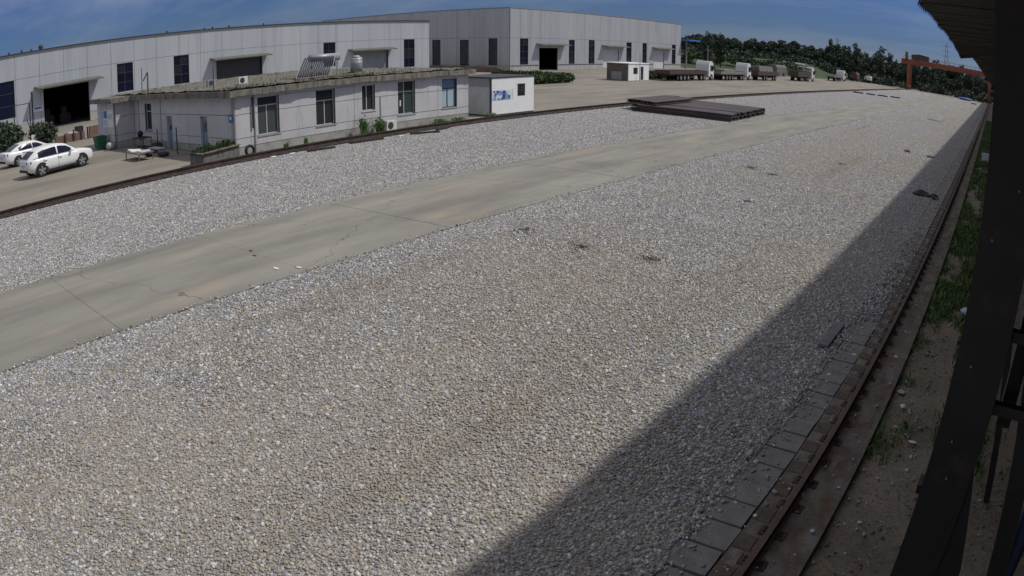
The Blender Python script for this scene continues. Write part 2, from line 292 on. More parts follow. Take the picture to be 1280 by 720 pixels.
# ------------------------------------------------------------------ mesh helpers
class MB:
    def __init__(s): s.v = []; s.f = []; s.mi = []
    def add(s, vs, fs, m=0):
        o = len(s.v); s.v += [tuple(x) for x in vs]; s.f += [tuple(i + o for i in f) for f in fs]; s.mi += [m] * len(fs); return s
    def hexa(s, p, m=0):
        return s.add(p, [(0, 3, 2, 1), (4, 5, 6, 7), (0, 1, 5, 4), (1, 2, 6, 5), (2, 3, 7, 6), (3, 0, 4, 7)], m)
    def box(s, x0, x1, y0, y1, z0, z1, m=0):
        x0, x1 = sorted((x0, x1)); y0, y1 = sorted((y0, y1)); z0, z1 = sorted((z0, z1))
        return s.hexa([(x0, y0, z0), (x1, y0, z0), (x1, y1, z0), (x0, y1, z0), (x0, y0, z1), (x1, y0, z1), (x1, y1, z1), (x0, y1, z1)], m)
    def bar(s, p0, p1, w, h, m=0):
        p0, p1 = Vector(p0), Vector(p1); d = (p1 - p0).normalized()
        up = Vector((0, 0, 1)) if abs(d.z) < 0.95 else Vector((0, 1, 0))
        a = d.cross(up).normalized() * w / 2; b = a.cross(d).normalized() * h / 2
        return s.hexa([p0 - a - b, p0 + a - b, p1 + a - b, p1 - a - b, p0 - a + b, p0 + a + b, p1 + a + b, p1 - a + b], m)
    def cyl(s, p0, p1, r0, r1=None, n=10, m=0):
        r1 = r0 if r1 is None else r1
        p0, p1 = Vector(p0), Vector(p1); d = (p1 - p0).normalized()
        up = Vector((0, 0, 1)) if abs(d.z) < 0.95 else Vector((0, 1, 0))
        a = d.cross(up).normalized(); b = a.cross(d).normalized()
        vs = []
        for p, r in ((p0, r0), (p1, r1)):
            vs += [p + (a * math.cos(2 * math.pi * k / n) + b * math.sin(2 * math.pi * k / n)) * r for k in range(n)]
        fs = [(k, (k + 1) % n, n + (k + 1) % n, n + k) for k in range(n)] + [tuple(range(n - 1, -1, -1)), tuple(range(n, 2 * n))]
        return s.add(vs, fs, m)
    def prism(s, prof, axis, t0, t1, m=0):
        n = len(prof)
        def P(a, b, t): return {'x': (t, a, b), 'y': (a, t, b), 'z': (a, b, t)}[axis]
        vs = [P(a, b, t0) for a, b in prof] + [P(a, b, t1) for a, b in prof]
        fs = [(k, (k + 1) % n, n + (k + 1) % n, n + k) for k in range(n)] + [tuple(range(n - 1, -1, -1)), tuple(range(n, 2 * n))]
        return s.add(vs, fs, m)
    def loft(s, rings, m=0, cap=True, close=True):
        n = len(rings[0]); vs = [p for r in rings for p in r]; fs = []
        for i in range(len(rings) - 1):
            for k in range(n if close else n - 1):
                fs.append((i * n + k, i * n + (k + 1) % n, (i + 1) * n + (k + 1) % n, (i + 1) * n + k))
        if cap: fs += [tuple(range(n - 1, -1, -1)), tuple(range((len(rings) - 1) * n, len(rings) * n))]
        return s.add(vs, fs, m)
    def mesh(s, name, mats, smooth=False):
        me = bpy.data.meshes.new(name); me.from_pydata(s.v, [], s.f)
        for m in (mats if isinstance(mats, (list, tuple)) else [mats]): me.materials.append(M[m] if isinstance(m, str) else m)
        if any(s.mi): me.polygons.foreach_set('material_index', s.mi)
        if smooth:
            me.polygons.foreach_set('use_smooth', [True] * len(me.polygons))
        me.update(); return me
    def build(s, name, mats, parent=None, smooth=False):
        return link(name, s.mesh(name, mats, smooth), parent)

def link(name, me, parent=None, loc=None):
    o = bpy.data.objects.new(name, me); COL.objects.link(o)
    if parent is not None:
        o.parent = parent
        r = parent
        off = Vector((0, 0, 0))
        while r is not None:
            if r.type == 'EMPTY': off = off + Vector(r.location)
            r = r.parent
        if parent.type == 'EMPTY' and not parent.get('_local'):
            o.matrix_parent_inverse = Matrix.Translation(-off)
    if loc is not None: o.location = loc
    return o
def tag(o, label=None, cat=None, group=None, kind=None):
    if label: o['label'] = label
    if cat: o['category'] = cat
    if group: o['group'] = group
    if kind: o['kind'] = kind
    return o
def thing(name, label, cat, loc, group=None, rz=0, local=False):
    o = bpy.data.objects.new(name, None); COL.objects.link(o); o.empty_display_size = 0.2
    o.location = loc; o.rotation_euler = (0, 0, rz)
    if local: o['_local'] = 1
    return tag(o, label, cat, group)
def copy_tree(o, parent=None):
    c = o.copy(); COL.objects.link(c)
    if parent is not None: c.parent = parent
    for ch in list(o.children): copy_tree(ch, c)
    return c
def struct(name, mb, mat, parent=None):
    o = mb.build(name, mat, parent); o['kind'] = 'structure'; return o

def np_obj(name, V, Fc, mats, parent=None, midx=None, smooth=False):
    me = bpy.data.meshes.new(name)
    me.from_pydata(V.tolist() if hasattr(V, 'tolist') else V, [], Fc.tolist() if hasattr(Fc, 'tolist') else Fc)
    for m in (mats if isinstance(mats, (list, tuple)) else [mats]): me.materials.append(M[m])
    me.update(); return link(name, me, parent)

# wall frames: (axis, plane, sign): u runs along the wall, d points outwards
def wb(mb, F, u0, u1, d0, d1, z0, z1, m=0):
    ax, pl, sg = F
    if ax == 'x': return mb.box(pl + sg * d0, pl + sg * d1, u0, u1, z0, z1, m)
    return mb.box(u0, u1, pl + sg * d0, pl + sg * d1, z0, z1, m)
def subtract(rect, holes):
    rs = [rect]
    for hu0, hu1, hz0, hz1 in holes:
        nr = []
        for u0, u1, z0, z1 in rs:
            if hu1 <= u0 or hu0 >= u1 or hz1 <= z0 or hz0 >= z1: nr.append((u0, u1, z0, z1)); continue
            if z0 < hz0: nr.append((u0, u1, z0, hz0))
            if z1 > hz1: nr.append((u0, u1, hz1, z1))
            a, b = max(z0, hz0), min(z1, hz1)
            if u0 < hu0: nr.append((u0, hu0, a, b))
            if u1 > hu1: nr.append((hu1, u1, a, b))
        rs = nr
    return rs
def panel_wall(parent, F, ubreaks, zbreaks, holes, mat, core='clad_core', gap=0.02, proud=0.03, thick=0.22, rowmat=None):
    """core wall with openings; each panel between the joints is a mesh of its own standing proud of the core"""
    mb = MB()
    for r in subtract((ubreaks[0], ubreaks[-1], zbreaks[0], zbreaks[-1]), holes): wb(mb, F, r[0], r[1], -thick, 0, r[2], r[3])
    mb.build('wall', core, parent)
    for j in range(len(zbreaks) - 1):
        for i in range(len(ubreaks) - 1):
            rs = subtract((ubreaks[i] + gap / 2, ubreaks[i + 1] - gap / 2, zbreaks[j] + gap / 2, zbreaks[j + 1] - gap / 2), holes)
            rs = [r for r in rs if r[1] - r[0] > 0.03 and r[3] - r[2] > 0.03]
            while rs:                                   # pieces parted by an opening are panels of their own
                grp = [rs.pop()]; grew = True
                while grew:
                    grew = False
                    for r in rs[:]:
                        if any(r[0] <= q[1] + 1e-6 and r[1] >= q[0] - 1e-6 and r[2] <= q[3] + 1e-6 and r[3] >= q[2] - 1e-6 for q in grp):
                            grp.append(r); rs.remove(r); grew = True
                mb = MB()
                for r in grp: wb(mb, F, r[0], r[1], 0.0, proud, r[2], r[3])
                mb.build('panel', (rowmat or {}).get(j, mat), parent)
def window(parent, F, u0, u1, z0, z1, frame='frame_white', panes='dark_glass', vs=(0.5,), hs=(), depth=0.12, fw=0.05, name='window', sill=None, transom_only=None):
    """frame with mullions (vs) and transoms (hs) set back in the opening; panes are sub-parts"""
    mb = MB(); d0, d1 = -depth - 0.06, -depth
    wb(mb, F, u0, u1, d0, d1, z0, z0 + fw); wb(mb, F, u0, u1, d0, d1, z1 - fw, z1)
    wb(mb, F, u0, u0 + fw, d0, d1, z0 + fw, z1 - fw); wb(mb, F, u1 - fw, u1, d0, d1, z0 + fw, z1 - fw)
    zt = sorted([z0 + fw] + [z0 + (z1 - z0) * h for h in hs] + [z1 - fw])
    for z in zt[1:-1]: wb(mb, F, u0 + fw, u1 - fw, d0, d1 + 0.006, z - fw / 2, z + fw / 2)
    cells = []
    for j in range(len(zt) - 1):
        a = zt[j] + (fw / 2 if j else 0); b = zt[j + 1] - (fw / 2 if j < len(zt) - 2 else 0)
        uu = [u0 + fw, u1 - fw]
        if not (hs and j == len(zt) - 2 and transom_only): uu = sorted(uu + [u0 + (u1 - u0) * v for v in vs])
        for q in uu[1:-1]: wb(mb, F, q - fw / 2, q + fw / 2, d0, d1 + 0.003, a, b)
        for k in range(len(uu) - 1):
            cells.append((uu[k] + (fw / 2 if k else 0), uu[k + 1] - (fw / 2 if k < len(uu) - 2 else 0), a, b, j == len(zt) - 2 and bool(hs), k))
    w = mb.build(name, frame, parent)
    for c in cells:
        p = MB(); wb(p, F, c[0], c[1], d0 + 0.02, d0 + 0.03, c[2], c[3])
        pm = panes(c[4], c[5]) if callable(panes) else panes
        p.build('pane', pm, w)
    if sill:
        s = MB(); wb(s, F, u0 - 0.05, u1 + 0.05, -depth, 0.07, z0 - 0.07, z0 - 0.003); s.build('sill', sill, w)
    return w

# foliage helper: leaf quads spread through a set of blobs
def leaf_cloud(blobs, n, size, rng, flat=0.0):
    bl = np.array(blobs, float); vol = bl[:, 3] * bl[:, 4] * bl[:, 5]
    idx = rng.choice(len(bl), n, p=vol / vol.sum())
    d = rng.normal(size=(n, 3)); d /= np.linalg.norm(d, axis=1)[:, None]
    r = rng.uniform(0.25, 1.0, n) ** 0.45 * rng.uniform(0.8, 1.12, n)
    c = bl[idx, :3] + d * r[:, None] * bl[idx, 3:6]
    a = rng.normal(size=(n, 3)); a /= np.linalg.norm(a, axis=1)[:, None]
    b = np.cross(a, rng.normal(size=(n, 3))); b /= np.linalg.norm(b, axis=1)[:, None]
    s = size * rng.uniform(0.55, 1.3, n)[:, None]
    V = np.stack([c - a * s, c + b * s * 0.55, c + a * s, c - b * s * 0.55], 1).reshape(-1, 3)
    Fc = np.arange(4 * n).reshape(n, 4)
    return V, Fc
def blades(px, py, pz, h, w, rng, lean=0.5):
    n = len(px); ang = rng.uniform(0, 2 * np.pi, n); l = rng.uniform(0, lean, n) * h; la = rng.uniform(0, 2 * np.pi, n)
    dx, dy = np.cos(ang) * w, np.sin(ang) * w
    a = np.stack([px - dx, py - dy, pz], 1); b = np.stack([px + dx, py + dy, pz], 1)
    m1 = np.stack([px + dx * .7 + np.cos(la) * l * .35, py + dy * .7 + np.sin(la) * l * .35, pz + h * .6], 1)
    m2 = np.stack([px - dx * .7 + np.cos(la) * l * .35, py - dy * .7 + np.sin(la) * l * .35, pz + h * .6], 1)
    t = np.stack([px + np.cos(la) * l, py + np.sin(la) * l, pz + h], 1)
    V = np.stack([a, b, m1, m2, t], 1).reshape(-1, 3)
    k = np.arange(n)[:, None] * 5
    Fc = [tuple(q) for q in (k + np.array([0, 1, 2, 3])).tolist()] + [tuple(q) for q in (k + np.array([3, 2, 4])).tolist()]
    return V, Fc
def weed_mesh(name, n, rad, h, mat, seed, leafy=0):
    rng = np.random.default_rng(seed)
    r = rad * rng.uniform(0, 1, n) ** 1.1 * rng.choice([.6, 1.0, 1.25], n); a = rng.uniform(0, 2 * np.pi, n)
    V, Fc = blades(r * np.cos(a), r * np.sin(a), np.zeros(n), h * rng.uniform(0.4, 1.0, n), 0.012 + 0.01 * h, rng, 0.8)
    Fc = list(Fc)
    nb = n                                              # every blade and leaf stalk grows from one root point
    Fc += [(5 * n, 5 * q, 5 * q + 1) for q in range(nb)]; V = np.vstack([V, np.zeros((1, 3))])
    if leafy:
        V2, F2 = leaf_cloud([(0, 0, h * .55, rad, rad, h * .5)], leafy, 0.05 + .06 * h, rng); b0 = len(V); Fc += [tuple(q) for q in (F2 + b0).tolist()]; st = V2[0::4] + (0, .006, 0); s0 = b0 + len(V2); Fc += [(5 * n, b0 + 4 * q, s0 + q) for q in range(leafy)]; V = np.vstack([V, V2, st])
    me = bpy.data.meshes.new(name); me.from_pydata(V.tolist(), [], Fc); me.materials.append(M[mat]); me.update(); return me

# ------------------------------------------------------------------ layout (metres; camera stands over the origin, +Y runs along the tracks)
RAIL_L, RAIL_R = -30.5, -1.53
LANE0, LANE1 = -19.1, -13.55
mb = MB(); mb.box(-3000, 3000, -1500, 4500, -1.2, -0.16); struct('ground', mb, 'ground')
mb = MB(); mb.box(-150, -30.86, -60, 262, -0.155, 0.0); struct('yard', mb, 'yard')
mb = MB(); mb.box(-30.14, LANE0 - 0.004, -30, 256, -0.15, -0.014); mb.box(LANE1 + 0.004, -2.372, -30, 256, -0.15, -0.014); mb.box(-2.37, -1.92, 24, 256, -.15, -.014); mb.box(-2.37, -1.92, -30, 23.99, -.15, -.10); struct('gravel_bed', mb, 'bed')
# rough soil strip beside the right track, gently lumpy
nx, ny = 40, 300
xs = np.linspace(-1.1, 12.0, nx); ys = np.concatenate([np.linspace(-8, 30, 220), np.linspace(31, 256, 80)])
V = [(x, y, -0.09 + 0.05 * mnoise.noise((x * 1.1, y * 1.1, 3)) + 0.03 * mnoise.noise((x * 4, y * 4, 9)) - 0.0) for y in ys for x in xs]
Fc = [(j * nx + i, j * nx + i + 1, (j + 1) * nx + i + 1, (j + 1) * nx + i) for j in range(ny - 1) for i in range(nx - 1)]
o = np_obj('soil_strip', V, Fc, 'soil'); o['kind'] = 'structure'
for p_ in o.data.polygons: p_.use_smooth = True

# concrete lane of slabs
lane = bpy.data.objects.new('concrete_lane', None); COL.objects.link(lane); lane['kind'] = 'structure'
mb = MB(); mb.box(LANE0, LANE1, 0.006, 4.994, -0.15, 0.02)
slab_me = mb.mesh('slab', 'lane')
for k in range(-3, 51):
    o = link('slab', slab_me, lane); o.location = (random.uniform(-.004, .004), k * 4.94 - 0.15 + 0.0, random.uniform(-.003, .003))
    o.scale = (1, 4.94 / 5.0, 1)

# ------------------------------------------------------------------ gravel
def stone_verts(n, rng):
    ph = (1 + 5 ** .5) / 2
    iv = np.array([(-1, ph, 0), (1, ph, 0), (-1, -ph, 0), (1, -ph, 0), (0, -1, ph), (0, 1, ph), (0, -1, -ph), (0, 1, -ph), (ph, 0, -1), (ph, 0, 1), (-ph, 0, -1), (-ph, 0, 1)]) / math.sqrt(1 + ph * ph)
    fi = np.array([(0, 11, 5), (0, 5, 1), (0, 1, 7), (0, 7, 10), (0, 10, 11), (1, 5, 9), (5, 11, 4), (11, 10, 2), (10, 7, 6), (7, 1, 8), (3, 9, 4), (3, 4, 2), (3, 2, 6), (3, 6, 8), (3, 8, 9), (4, 9, 5), (2, 4, 11), (6, 2, 10), (8, 6, 7), (9, 8, 1)])
    P = iv[None] * rng.uniform(0.6, 1.22, (n, 12, 1))
    s = np.exp(rng.normal(math.log(0.0172), 0.40, n)); s = np.clip(s, 0.009, 0.045)
    P = P * (s[:, None] * np.stack([rng.uniform(0.95, 1.45, n), rng.uniform(0.75, 1.05, n), rng.uniform(0.5, 0.85, n)], 1))[:, None, :]
    # tilt then yaw
    tl = rng.normal(0, 0.36, n); c, q = np.cos(tl)[:, None], np.sin(tl)[:, None]
    y, z = P[..., 1] * c - P[..., 2] * q, P[..., 1] * q + P[..., 2] * c; P = np.stack([P[..., 0], y, z], -1)
    tl = rng.normal(0, 0.3, n); c, q = np.cos(tl)[:, None], np.sin(tl)[:, None]
    x, z = P[..., 0] * c - P[..., 2] * q, P[..., 0] * q + P[..., 2] * c; P = np.stack([x, P[..., 1], z], -1)
    yw = rng.uniform(0, 2 * np.pi, n); c, q = np.cos(yw)[:, None], np.sin(yw)[:, None]
    x, y = P[..., 0] * c - P[..., 1] * q, P[..., 0] * q + P[..., 1] * c; P = np.stack([x, y, P[..., 2]], -1)
    return P, fi
def stones_mesh(name, cx, cy_, cz, rng, mat='stone'):
    n = len(cx); P, fi = stone_verts(n, rng)
    P = P + np.stack([cx, cy_, cz], 1)[:, None, :]
    V = P.reshape(-1, 3); Fc = (fi[None] + (np.arange(n) * 12)[:, None, None]).reshape(-1, 3)
    me = bpy.data.meshes.new(name)
    me.vertices.add(len(V)); me.vertices.foreach_set('co', V.astype(np.float32).ravel())
    me.loops.add(len(Fc) * 3); me.loops.foreach_set('vertex_index', Fc.astype(np.int32).ravel())
    me.polygons.add(len(Fc)); me.polygons.foreach_set('loop_start', (np.arange(len(Fc)) * 3).astype(np.int32))
    me.materials.append(M[mat]); me.update(calc_edges=True); me.validate(); return me
TILE = 2.226
tiles = []
for k in range(6):
    rng = np.random.default_rng(100 + k)
    m_ = int(TILE / 0.031); gx, gy = np.meshgrid(np.arange(m_), np.arange(m_))
    cx = (gx.ravel() + 0.5 + rng.uniform(-.5, .5, m_ * m_)) * TILE / m_ - TILE / 2; cy_ = (gy.ravel() + 0.5 + rng.uniform(-.5, .5, m_ * m_)) * TILE / m_ - TILE / 2
    cz = -0.010 + rng.uniform(-.008, .011, m_ * m_)
    o = bpy.data.objects.new('gravel_patch', stones_mesh('gravel_patch', cx, cy_, cz, rng)); tiles.append(o)
def gravel(name, x0, ncol, ya, yb, label):
    pts, idx, rot = [], [], []
    for j in range(int((yb - ya) / TILE)):
        for i in range(ncol):
            pts.append((x0 + (i + .5) * TILE, ya + (j + .5) * TILE, random.uniform(-.004, .006))); idx.append(random.randrange(6)); rot.append(random.randrange(4) * math.pi / 2)
    me = bpy.data.meshes.new(name); me.from_pydata(pts, [], [])
    a = me.attributes.new('pick', 'INT', 'POINT'); a.data.foreach_set('value', idx)
    a = me.attributes.new('turn', 'FLOAT', 'POINT'); a.data.foreach_set('value', rot)
    o = link(name, me); tag(o, label, 'gravel', None, 'stuff')
    ng = bpy.data.node_groups.new(name, 'GeometryNodeTree')
    ng.interface.new_socket('Geometry', in_out='INPUT', socket_type='NodeSocketGeometry'); ng.interface.new_socket('Geometry', in_out='OUTPUT', socket_type='NodeSocketGeometry')
    N, L = ng.nodes, ng.links
    gi, go = N.new('NodeGroupInput'), N.new('NodeGroupOutput')
    iop = N.new('GeometryNodeInstanceOnPoints'); iop.inputs['Pick Instance'].default_value = True
    gti = N.new('GeometryNodeGeometryToInstance')
    for tl in reversed(tiles):
        oi = N.new('GeometryNodeObjectInfo'); oi.inputs['Object'].default_value = tl; L.new(oi.outputs['Geometry'], gti.inputs[0]) if False else None
        gg = N.new('GeometryNodeGeometryToInstance'); L.new(oi.outputs['Geometry'], gg.inputs[0])
        if 'join' not in locals() or locals().get('jn_owner') is not ng: join = N.new('GeometryNodeJoinGeometry'); jn_owner = ng
        L.new(gg.outputs[0], join.inputs[0])
    at = N.new('GeometryNodeInputNamedAttribute'); at.data_type = 'INT'; at.inputs['Name'].default_value = 'pick'
    ar = N.new('GeometryNodeInputNamedAttribute'); ar.data_type = 'FLOAT'; ar.inputs['Name'].default_value = 'turn'
    cx_ = N.new('ShaderNodeCombineXYZ'); L.new(ar.outputs['Attribute'], cx_.inputs['Z'])
    e2r = N.new('FunctionNodeEulerToRotation'); L.new(cx_.outputs[0], e2r.inputs[0])
    L.new(gi.outputs[0], iop.inputs['Points']); L.new(join.outputs[0], iop.inputs['Instance']); L.new(at.outputs['Attribute'], iop.inputs['Instance Index']); L.new(e2r.outputs[0], iop.inputs['Rotation'])
    L.new(iop.outputs[0], go.inputs[0])
    N.remove(gti)
    md = o.modifiers.new('gravel', 'NODES'); md.node_group = ng
    return o
gravel('gravel', LANE1 - 0.02, 5, 0, 252, 'pale grey and tan crushed stone covering the ground between lane and kerb blocks')
gravel('gravel', -30.2, 5, 0, 252, 'pale grey crushed stone covering the ground between lane and dark left-hand rail')
# loose stones spilled over the lane edges, the kerb blocks and the track beam
rng = np.random.default_rng(5)
n = 2000; cy_ = rng.uniform(1, 80, n); side = rng.random(n) < .5
off = rng.exponential(.09, n)
cx = np.where(side, LANE0 + off - .02, LANE1 - off + .02); cz = np.full(n, .032)
n2 = 2300; y2 = rng.uniform(3, 24, n2); x2 = -2.47 + rng.exponential(.13, n2); z2 = np.full(n2, .03)
n3 = 3200; y3 = 14.6 + rng.uniform(0, 1, n3) ** 1.2 * 10; x3 = rng.uniform(-2.42, -1.9, n3); z3 = np.full(n3, .03)
keep3 = rng.random(n3) < np.clip((y3 - 13.5) / 3.5, 0, 1); y3, x3, z3 = y3[keep3], x3[keep3], z3[keep3]
n4 = 900; y4 = rng.uniform(3, 30, n4); x4 = rng.uniform(-1.9, -.2, n4); z4 = np.where(x4 < -1.06, .045, -.06)
n5 = 3000; y5 = rng.uniform(24, 60, n5); x5 = rng.uniform(-2.6, -1.9, n5); z5 = np.full(n5, -.0)
me = stones_mesh('stray_gravel', np.concatenate([cx, x2, x3, x4, x5]), np.concatenate([cy_, y2, y3, y4, y5]), np.concatenate([cz, z2, z3, z4, z5]), rng)
tag(link('stray_gravel', me), 'loose stones spilled over lane edges, kerb blocks and track beam', 'gravel', None, 'stuff')
n = 900; me = stones_mesh('soil_pebbles', rng.uniform(-1.0, 3.5, n), 3.5 + rng.uniform(0, 1, n) ** 1.6 * 40, rng.uniform(-.1, -.05, n), rng)
n_c = 5200; me_c = stones_mesh('soil_clods', rng.uniform(-1.0, 3.0, n_c), 3.5 + rng.uniform(0, 1, n_c) ** 1.5 * 34, rng.uniform(-.115, -.06, n_c), rng, 'soil')
tag(link('soil_clods', me_c), 'brown clods and crumbs of earth on the soil beside the column', 'soil', None, 'stuff')
tag(link('soil_pebbles', me), 'scattered pebbles lying on the dark soil beside the steel column', 'pebbles', None, 'stuff')

# kerb blocks along the right track
kerb = bpy.data.objects.new('block_paving', None); COL.objects.link(kerb); kerb['kind'] = 'structure'
mb = MB(); mb.hexa([(-.235, -.24, -.2), (.235, -.24, -.2), (.235, .24, -.2), (-.235, .24, -.2), (-.228, -.233, .03), (.228, -.233, .03), (.228, .233, .03), (-.228, .233, .03)])
blk = mb.mesh('block', 'block')
for k in range(42):
    y = 3.0 + .25 + k * .5 + .18
    if 27 <= k <= 28 or k in (31, 36): continue
    o = link('block', blk, kerb); o.location = (-2.115 + random.uniform(-.012, .012), y, -.01 + random.uniform(-.012, .012) - max(0, k - 22) * .001)
    o.rotation_euler = (random.uniform(-.02, .02), random.uniform(-.02, .02), random.uniform(-.02, .02))

# ------------------------------------------------------------------ crane rails
def rail_profile(x, z0, s=1.0):
    p = [(-.06, 0), (.06, 0), (.06, .015), (.012, .035), (.012, .10), (.036, .112), (.036, .145), (-.036, .145), (-.036, .112), (-.012, .10), (-.012, .035), (-.06, .015)]
    return [(x + a * s, z0 + b * s) for a, b in p]
RR = thing('crane_rail', 'rusty crane rail on concrete beam beside the kerb blocks in the shade', 'rail', (RAIL_R, 8, 0), 'crane rails')
mb = MB(); mb.box(-1.87, -1.02, -10, 256, -.16, .02); mb.build('beam', 'beam', RR)
mb = MB(); mb.box(-1.018, -.985, -10, 120, -.16, .03); mb.build('edge_angle', 'beam', RR)
mb = MB(); mb.prism(rail_profile(RAIL_R, .04, 1.0), 'y', -10, 256); mb.build('rail', 'rust_rail', RR)
mb = MB(); mb.box(-.16, .16, -.09, .09, 0, .018); pl_me = mb.mesh('base_plate', 'plate')
mb = MB(); mb.hexa([(.045, -.04, .018), (.12, -.04, .018), (.12, .04, .018), (.045, .04, .018), (.05, -.035, .055), (.11, -.035, .04), (.11, .035, .04), (.05, .035, .055)])
mb.prism([(.075, .039), (.105, .039), (.105, .075), (.075, .075)], 'y', -.016, .016)
cl_me = mb.mesh('rail_clip', 'plate')
mb = MB(); mb.hexa([(-.24, -.15, 0), (-.02, -.15, 0), (-.02, .15, 0), (-.24, .15, 0), (-.235, -.14, .012), (-.03, -.14, .012), (-.03, .14, .012), (-.235, .14, .012)])
pad_me = mb.mesh('timber_pad', 'pad_brown')
for k in range(140):
    y = 1.2 + k * .62
    o = link('base_plate', pl_me, RR); o.location = (RAIL_R, y, .021)
    if k < 70:
        for q in (0, math.pi):
            o = link('rail_clip', cl_me, RR); o.location = (RAIL_R, y, .023); o.rotation_euler = (0, 0, q)
    if k % 1 == 0 and k < 110:
        o = link('timber_pad', pad_me, RR); o.location = (RAIL_R - .09, y + .31, .0215)
RL = thing('crane_rail', 'dark crane rail running past the grey shed and white cabin', 'rail', (RAIL_L, 20, 0), 'crane rails')
mb = MB(); mb.box(-30.85, -30.15, -20, 256, -.16, .03); mb.build('beam', 'beam', RL)
mb = MB(); mb.prism(rail_profile(RAIL_L - .05, .045, 1.5), 'y', -20, 256); mb.build('rail', 'dark_rail', RL)
mb = MB(); mb.box(-30.16, -30.09, -20, 256, .0, .07); mb.build('edge_angle', 'dark_rail', RL)
mb = MB(); mb.box(-.2, .2, -.1, .1, 0, .015); pl2 = mb.mesh('base_plate', 'plate')
for k in range(110):
    o = link('base_plate', pl2, RL); o.location = (RAIL_L - .05, 6 + k * .8, .032)

# ------------------------------------------------------------------ canopy shed on the right: columns, girts, corrugated roof sheets
CN = thing('loading_canopy', 'dark steel canopy shed with rusty columns and corrugated roof above the soil strip', 'canopy', (.12, 2.9, 0))
EX, EZ, SL = -.78, 5.82, .05
def sheet_mesh(x0, x1, w=.9, ribs=5, droop=None, sl=SL, ez=EZ, ex=EX):
    prof = []
    for k in range(ribs):
        a = k * w / ribs
        prof += [(a, 0), (a + w / ribs * .45, 0), (a + w / ribs * .55, .032), (a + w / ribs * .9, .032)]
    prof.append((w + .02, 0))
    xsn = [x0, x0 + .3, x0 + .8, x1]
    mb = MB(); rows = []
    for x in xsn:
        k_ = max(0, 1 - (x - x0) / .8) ** 1.5
        rows.append([(x, a, (x - ex) * sl + b - (droop(a) * k_ if droop else 0)) for a, b in prof])
    n = len(prof)
    lo = [p for r in rows for p in r]; hi = [(p[0], p[1], p[2] + .006) for p in lo]
    fs = []; K = len(lo)
    for i in range(len(rows) - 1):
        for k in range(n - 1):
            q = (i * n + k, (i + 1) * n + k, (i + 1) * n + k + 1, i * n + k + 1)
            fs.append(q[::-1]); fs.append(tuple(K + a for a in q))
    mb.add(lo + hi, fs, 0)
    # eave edge strip, painted blue like the outer face
    for k in range(n - 1):
        a, b = rows[0][k], rows[0][k + 1]
        mb.add([(a[0] - .004, a[1], a[2] - .03), (b[0] - .004, b[1], b[2] - .03), (b[0] - .004, b[1], b[2] + .012), (a[0] - .004, a[1], a[2] + .012)], [(0, 1, 2, 3)], 1)
    return mb.mesh('roof_sheet', ['roof_under', 'roof_edge'])
std = sheet_mesh(EX, 12.0); std2 = sheet_mesh(-.70, 12.0); torn = sheet_mesh(-.55, 12.0)
y = -9.0
while y < 250:
    if y < 12.9: me, dz = std, 0
    elif y < 16.95: me, dz = sheet_mesh(EX + .01, 12.0, droop=lambda a, y=y: .165 * (max(0, y + a - 13.0) / 4.0) ** 1.3), 0
    else: me, dz = std2, .075
    o = link('roof_sheet', me, CN); o.location = (random.uniform(-.06, .06) if y < 11 else random.uniform(-.008, .008) - (.07 * min(1, max(0, (y - 9.5) / 3.5)) * (y < 16.95)), y, EZ + dz + random.uniform(-.006, .006))
    y += .9
# hanging scrap of the torn sheet
mb = MB(); mb.hexa([(-.80, 17.0, 5.66), (-.60, 17.4, 5.72), (-.42, 17.8, 5.79), (-.5, 17.1, 5.78), (-.80, 17.0, 5.672), (-.60, 17.4, 5.732), (-.42, 17.8, 5.802), (-.5, 17.1, 5.792)]); mb.build('roof_scrap', 'roof_under', CN)
# I-section column, shared by the row
mb = MB()
mb.box(0, .215, -.008, .008, 0, 5.9)
mb.box(-.0, .014, -.11, .11, 0, 5.9); mb.box(.201, .215, -.11, .11, 0, 5.9)
mb.box(-.06, .31, -.16, .16, -.12, .02)
for z in (1.2, 2.6, 4.0, 5.2): mb.box(.014, .201, -.1, .1, z, z + .01)
colm = mb.mesh('column', 'black_steel')
mb = MB(); mb.box(.014, .201, -.11, -.10, .3, 5.8); covm = mb.mesh('cover_plate', 'black_steel')
mb = MB(); mb.bar((.26, 0, 4.75), (1.02, 0, -.05), .095, .06); brm = mb.mesh('brace', 'black_steel')
mb = MB(); mb.box(0, 12, -.06, .06, 5.62, 5.80); rafm = mb.mesh('rafter', 'black_steel')
for k in range(-2, 41):
    y = 2.9 + 6 * k
    for nm, me in (('column', colm), ('cover_plate', covm), ('brace', brm), ('rafter', rafm)):
        o = link(nm, me, CN); o.location = (.0, y, 0)
    o = link('column', colm, CN); o.location = (11.6, y, 0)
for z, x in ((5.55, .27), (3.42, 11.55), (1.8, 11.55)):
    mb = MB(); mb.box(x, x + .08, -9, 250, z, z + .16); mb.build('girt', 'black_steel', CN)
for x in (.35, 3, 6, 9):
    mb = MB(); mb.box(x, x + .07, -9, 250, 5.81 + .02, 5.93); mb.build('purlin', 'black_steel', CN)
mb = MB(); mb.box(11.9, 12.0, -9, 250, -.1, 6.4); mb.build('back_wall', 'black_steel', CN)
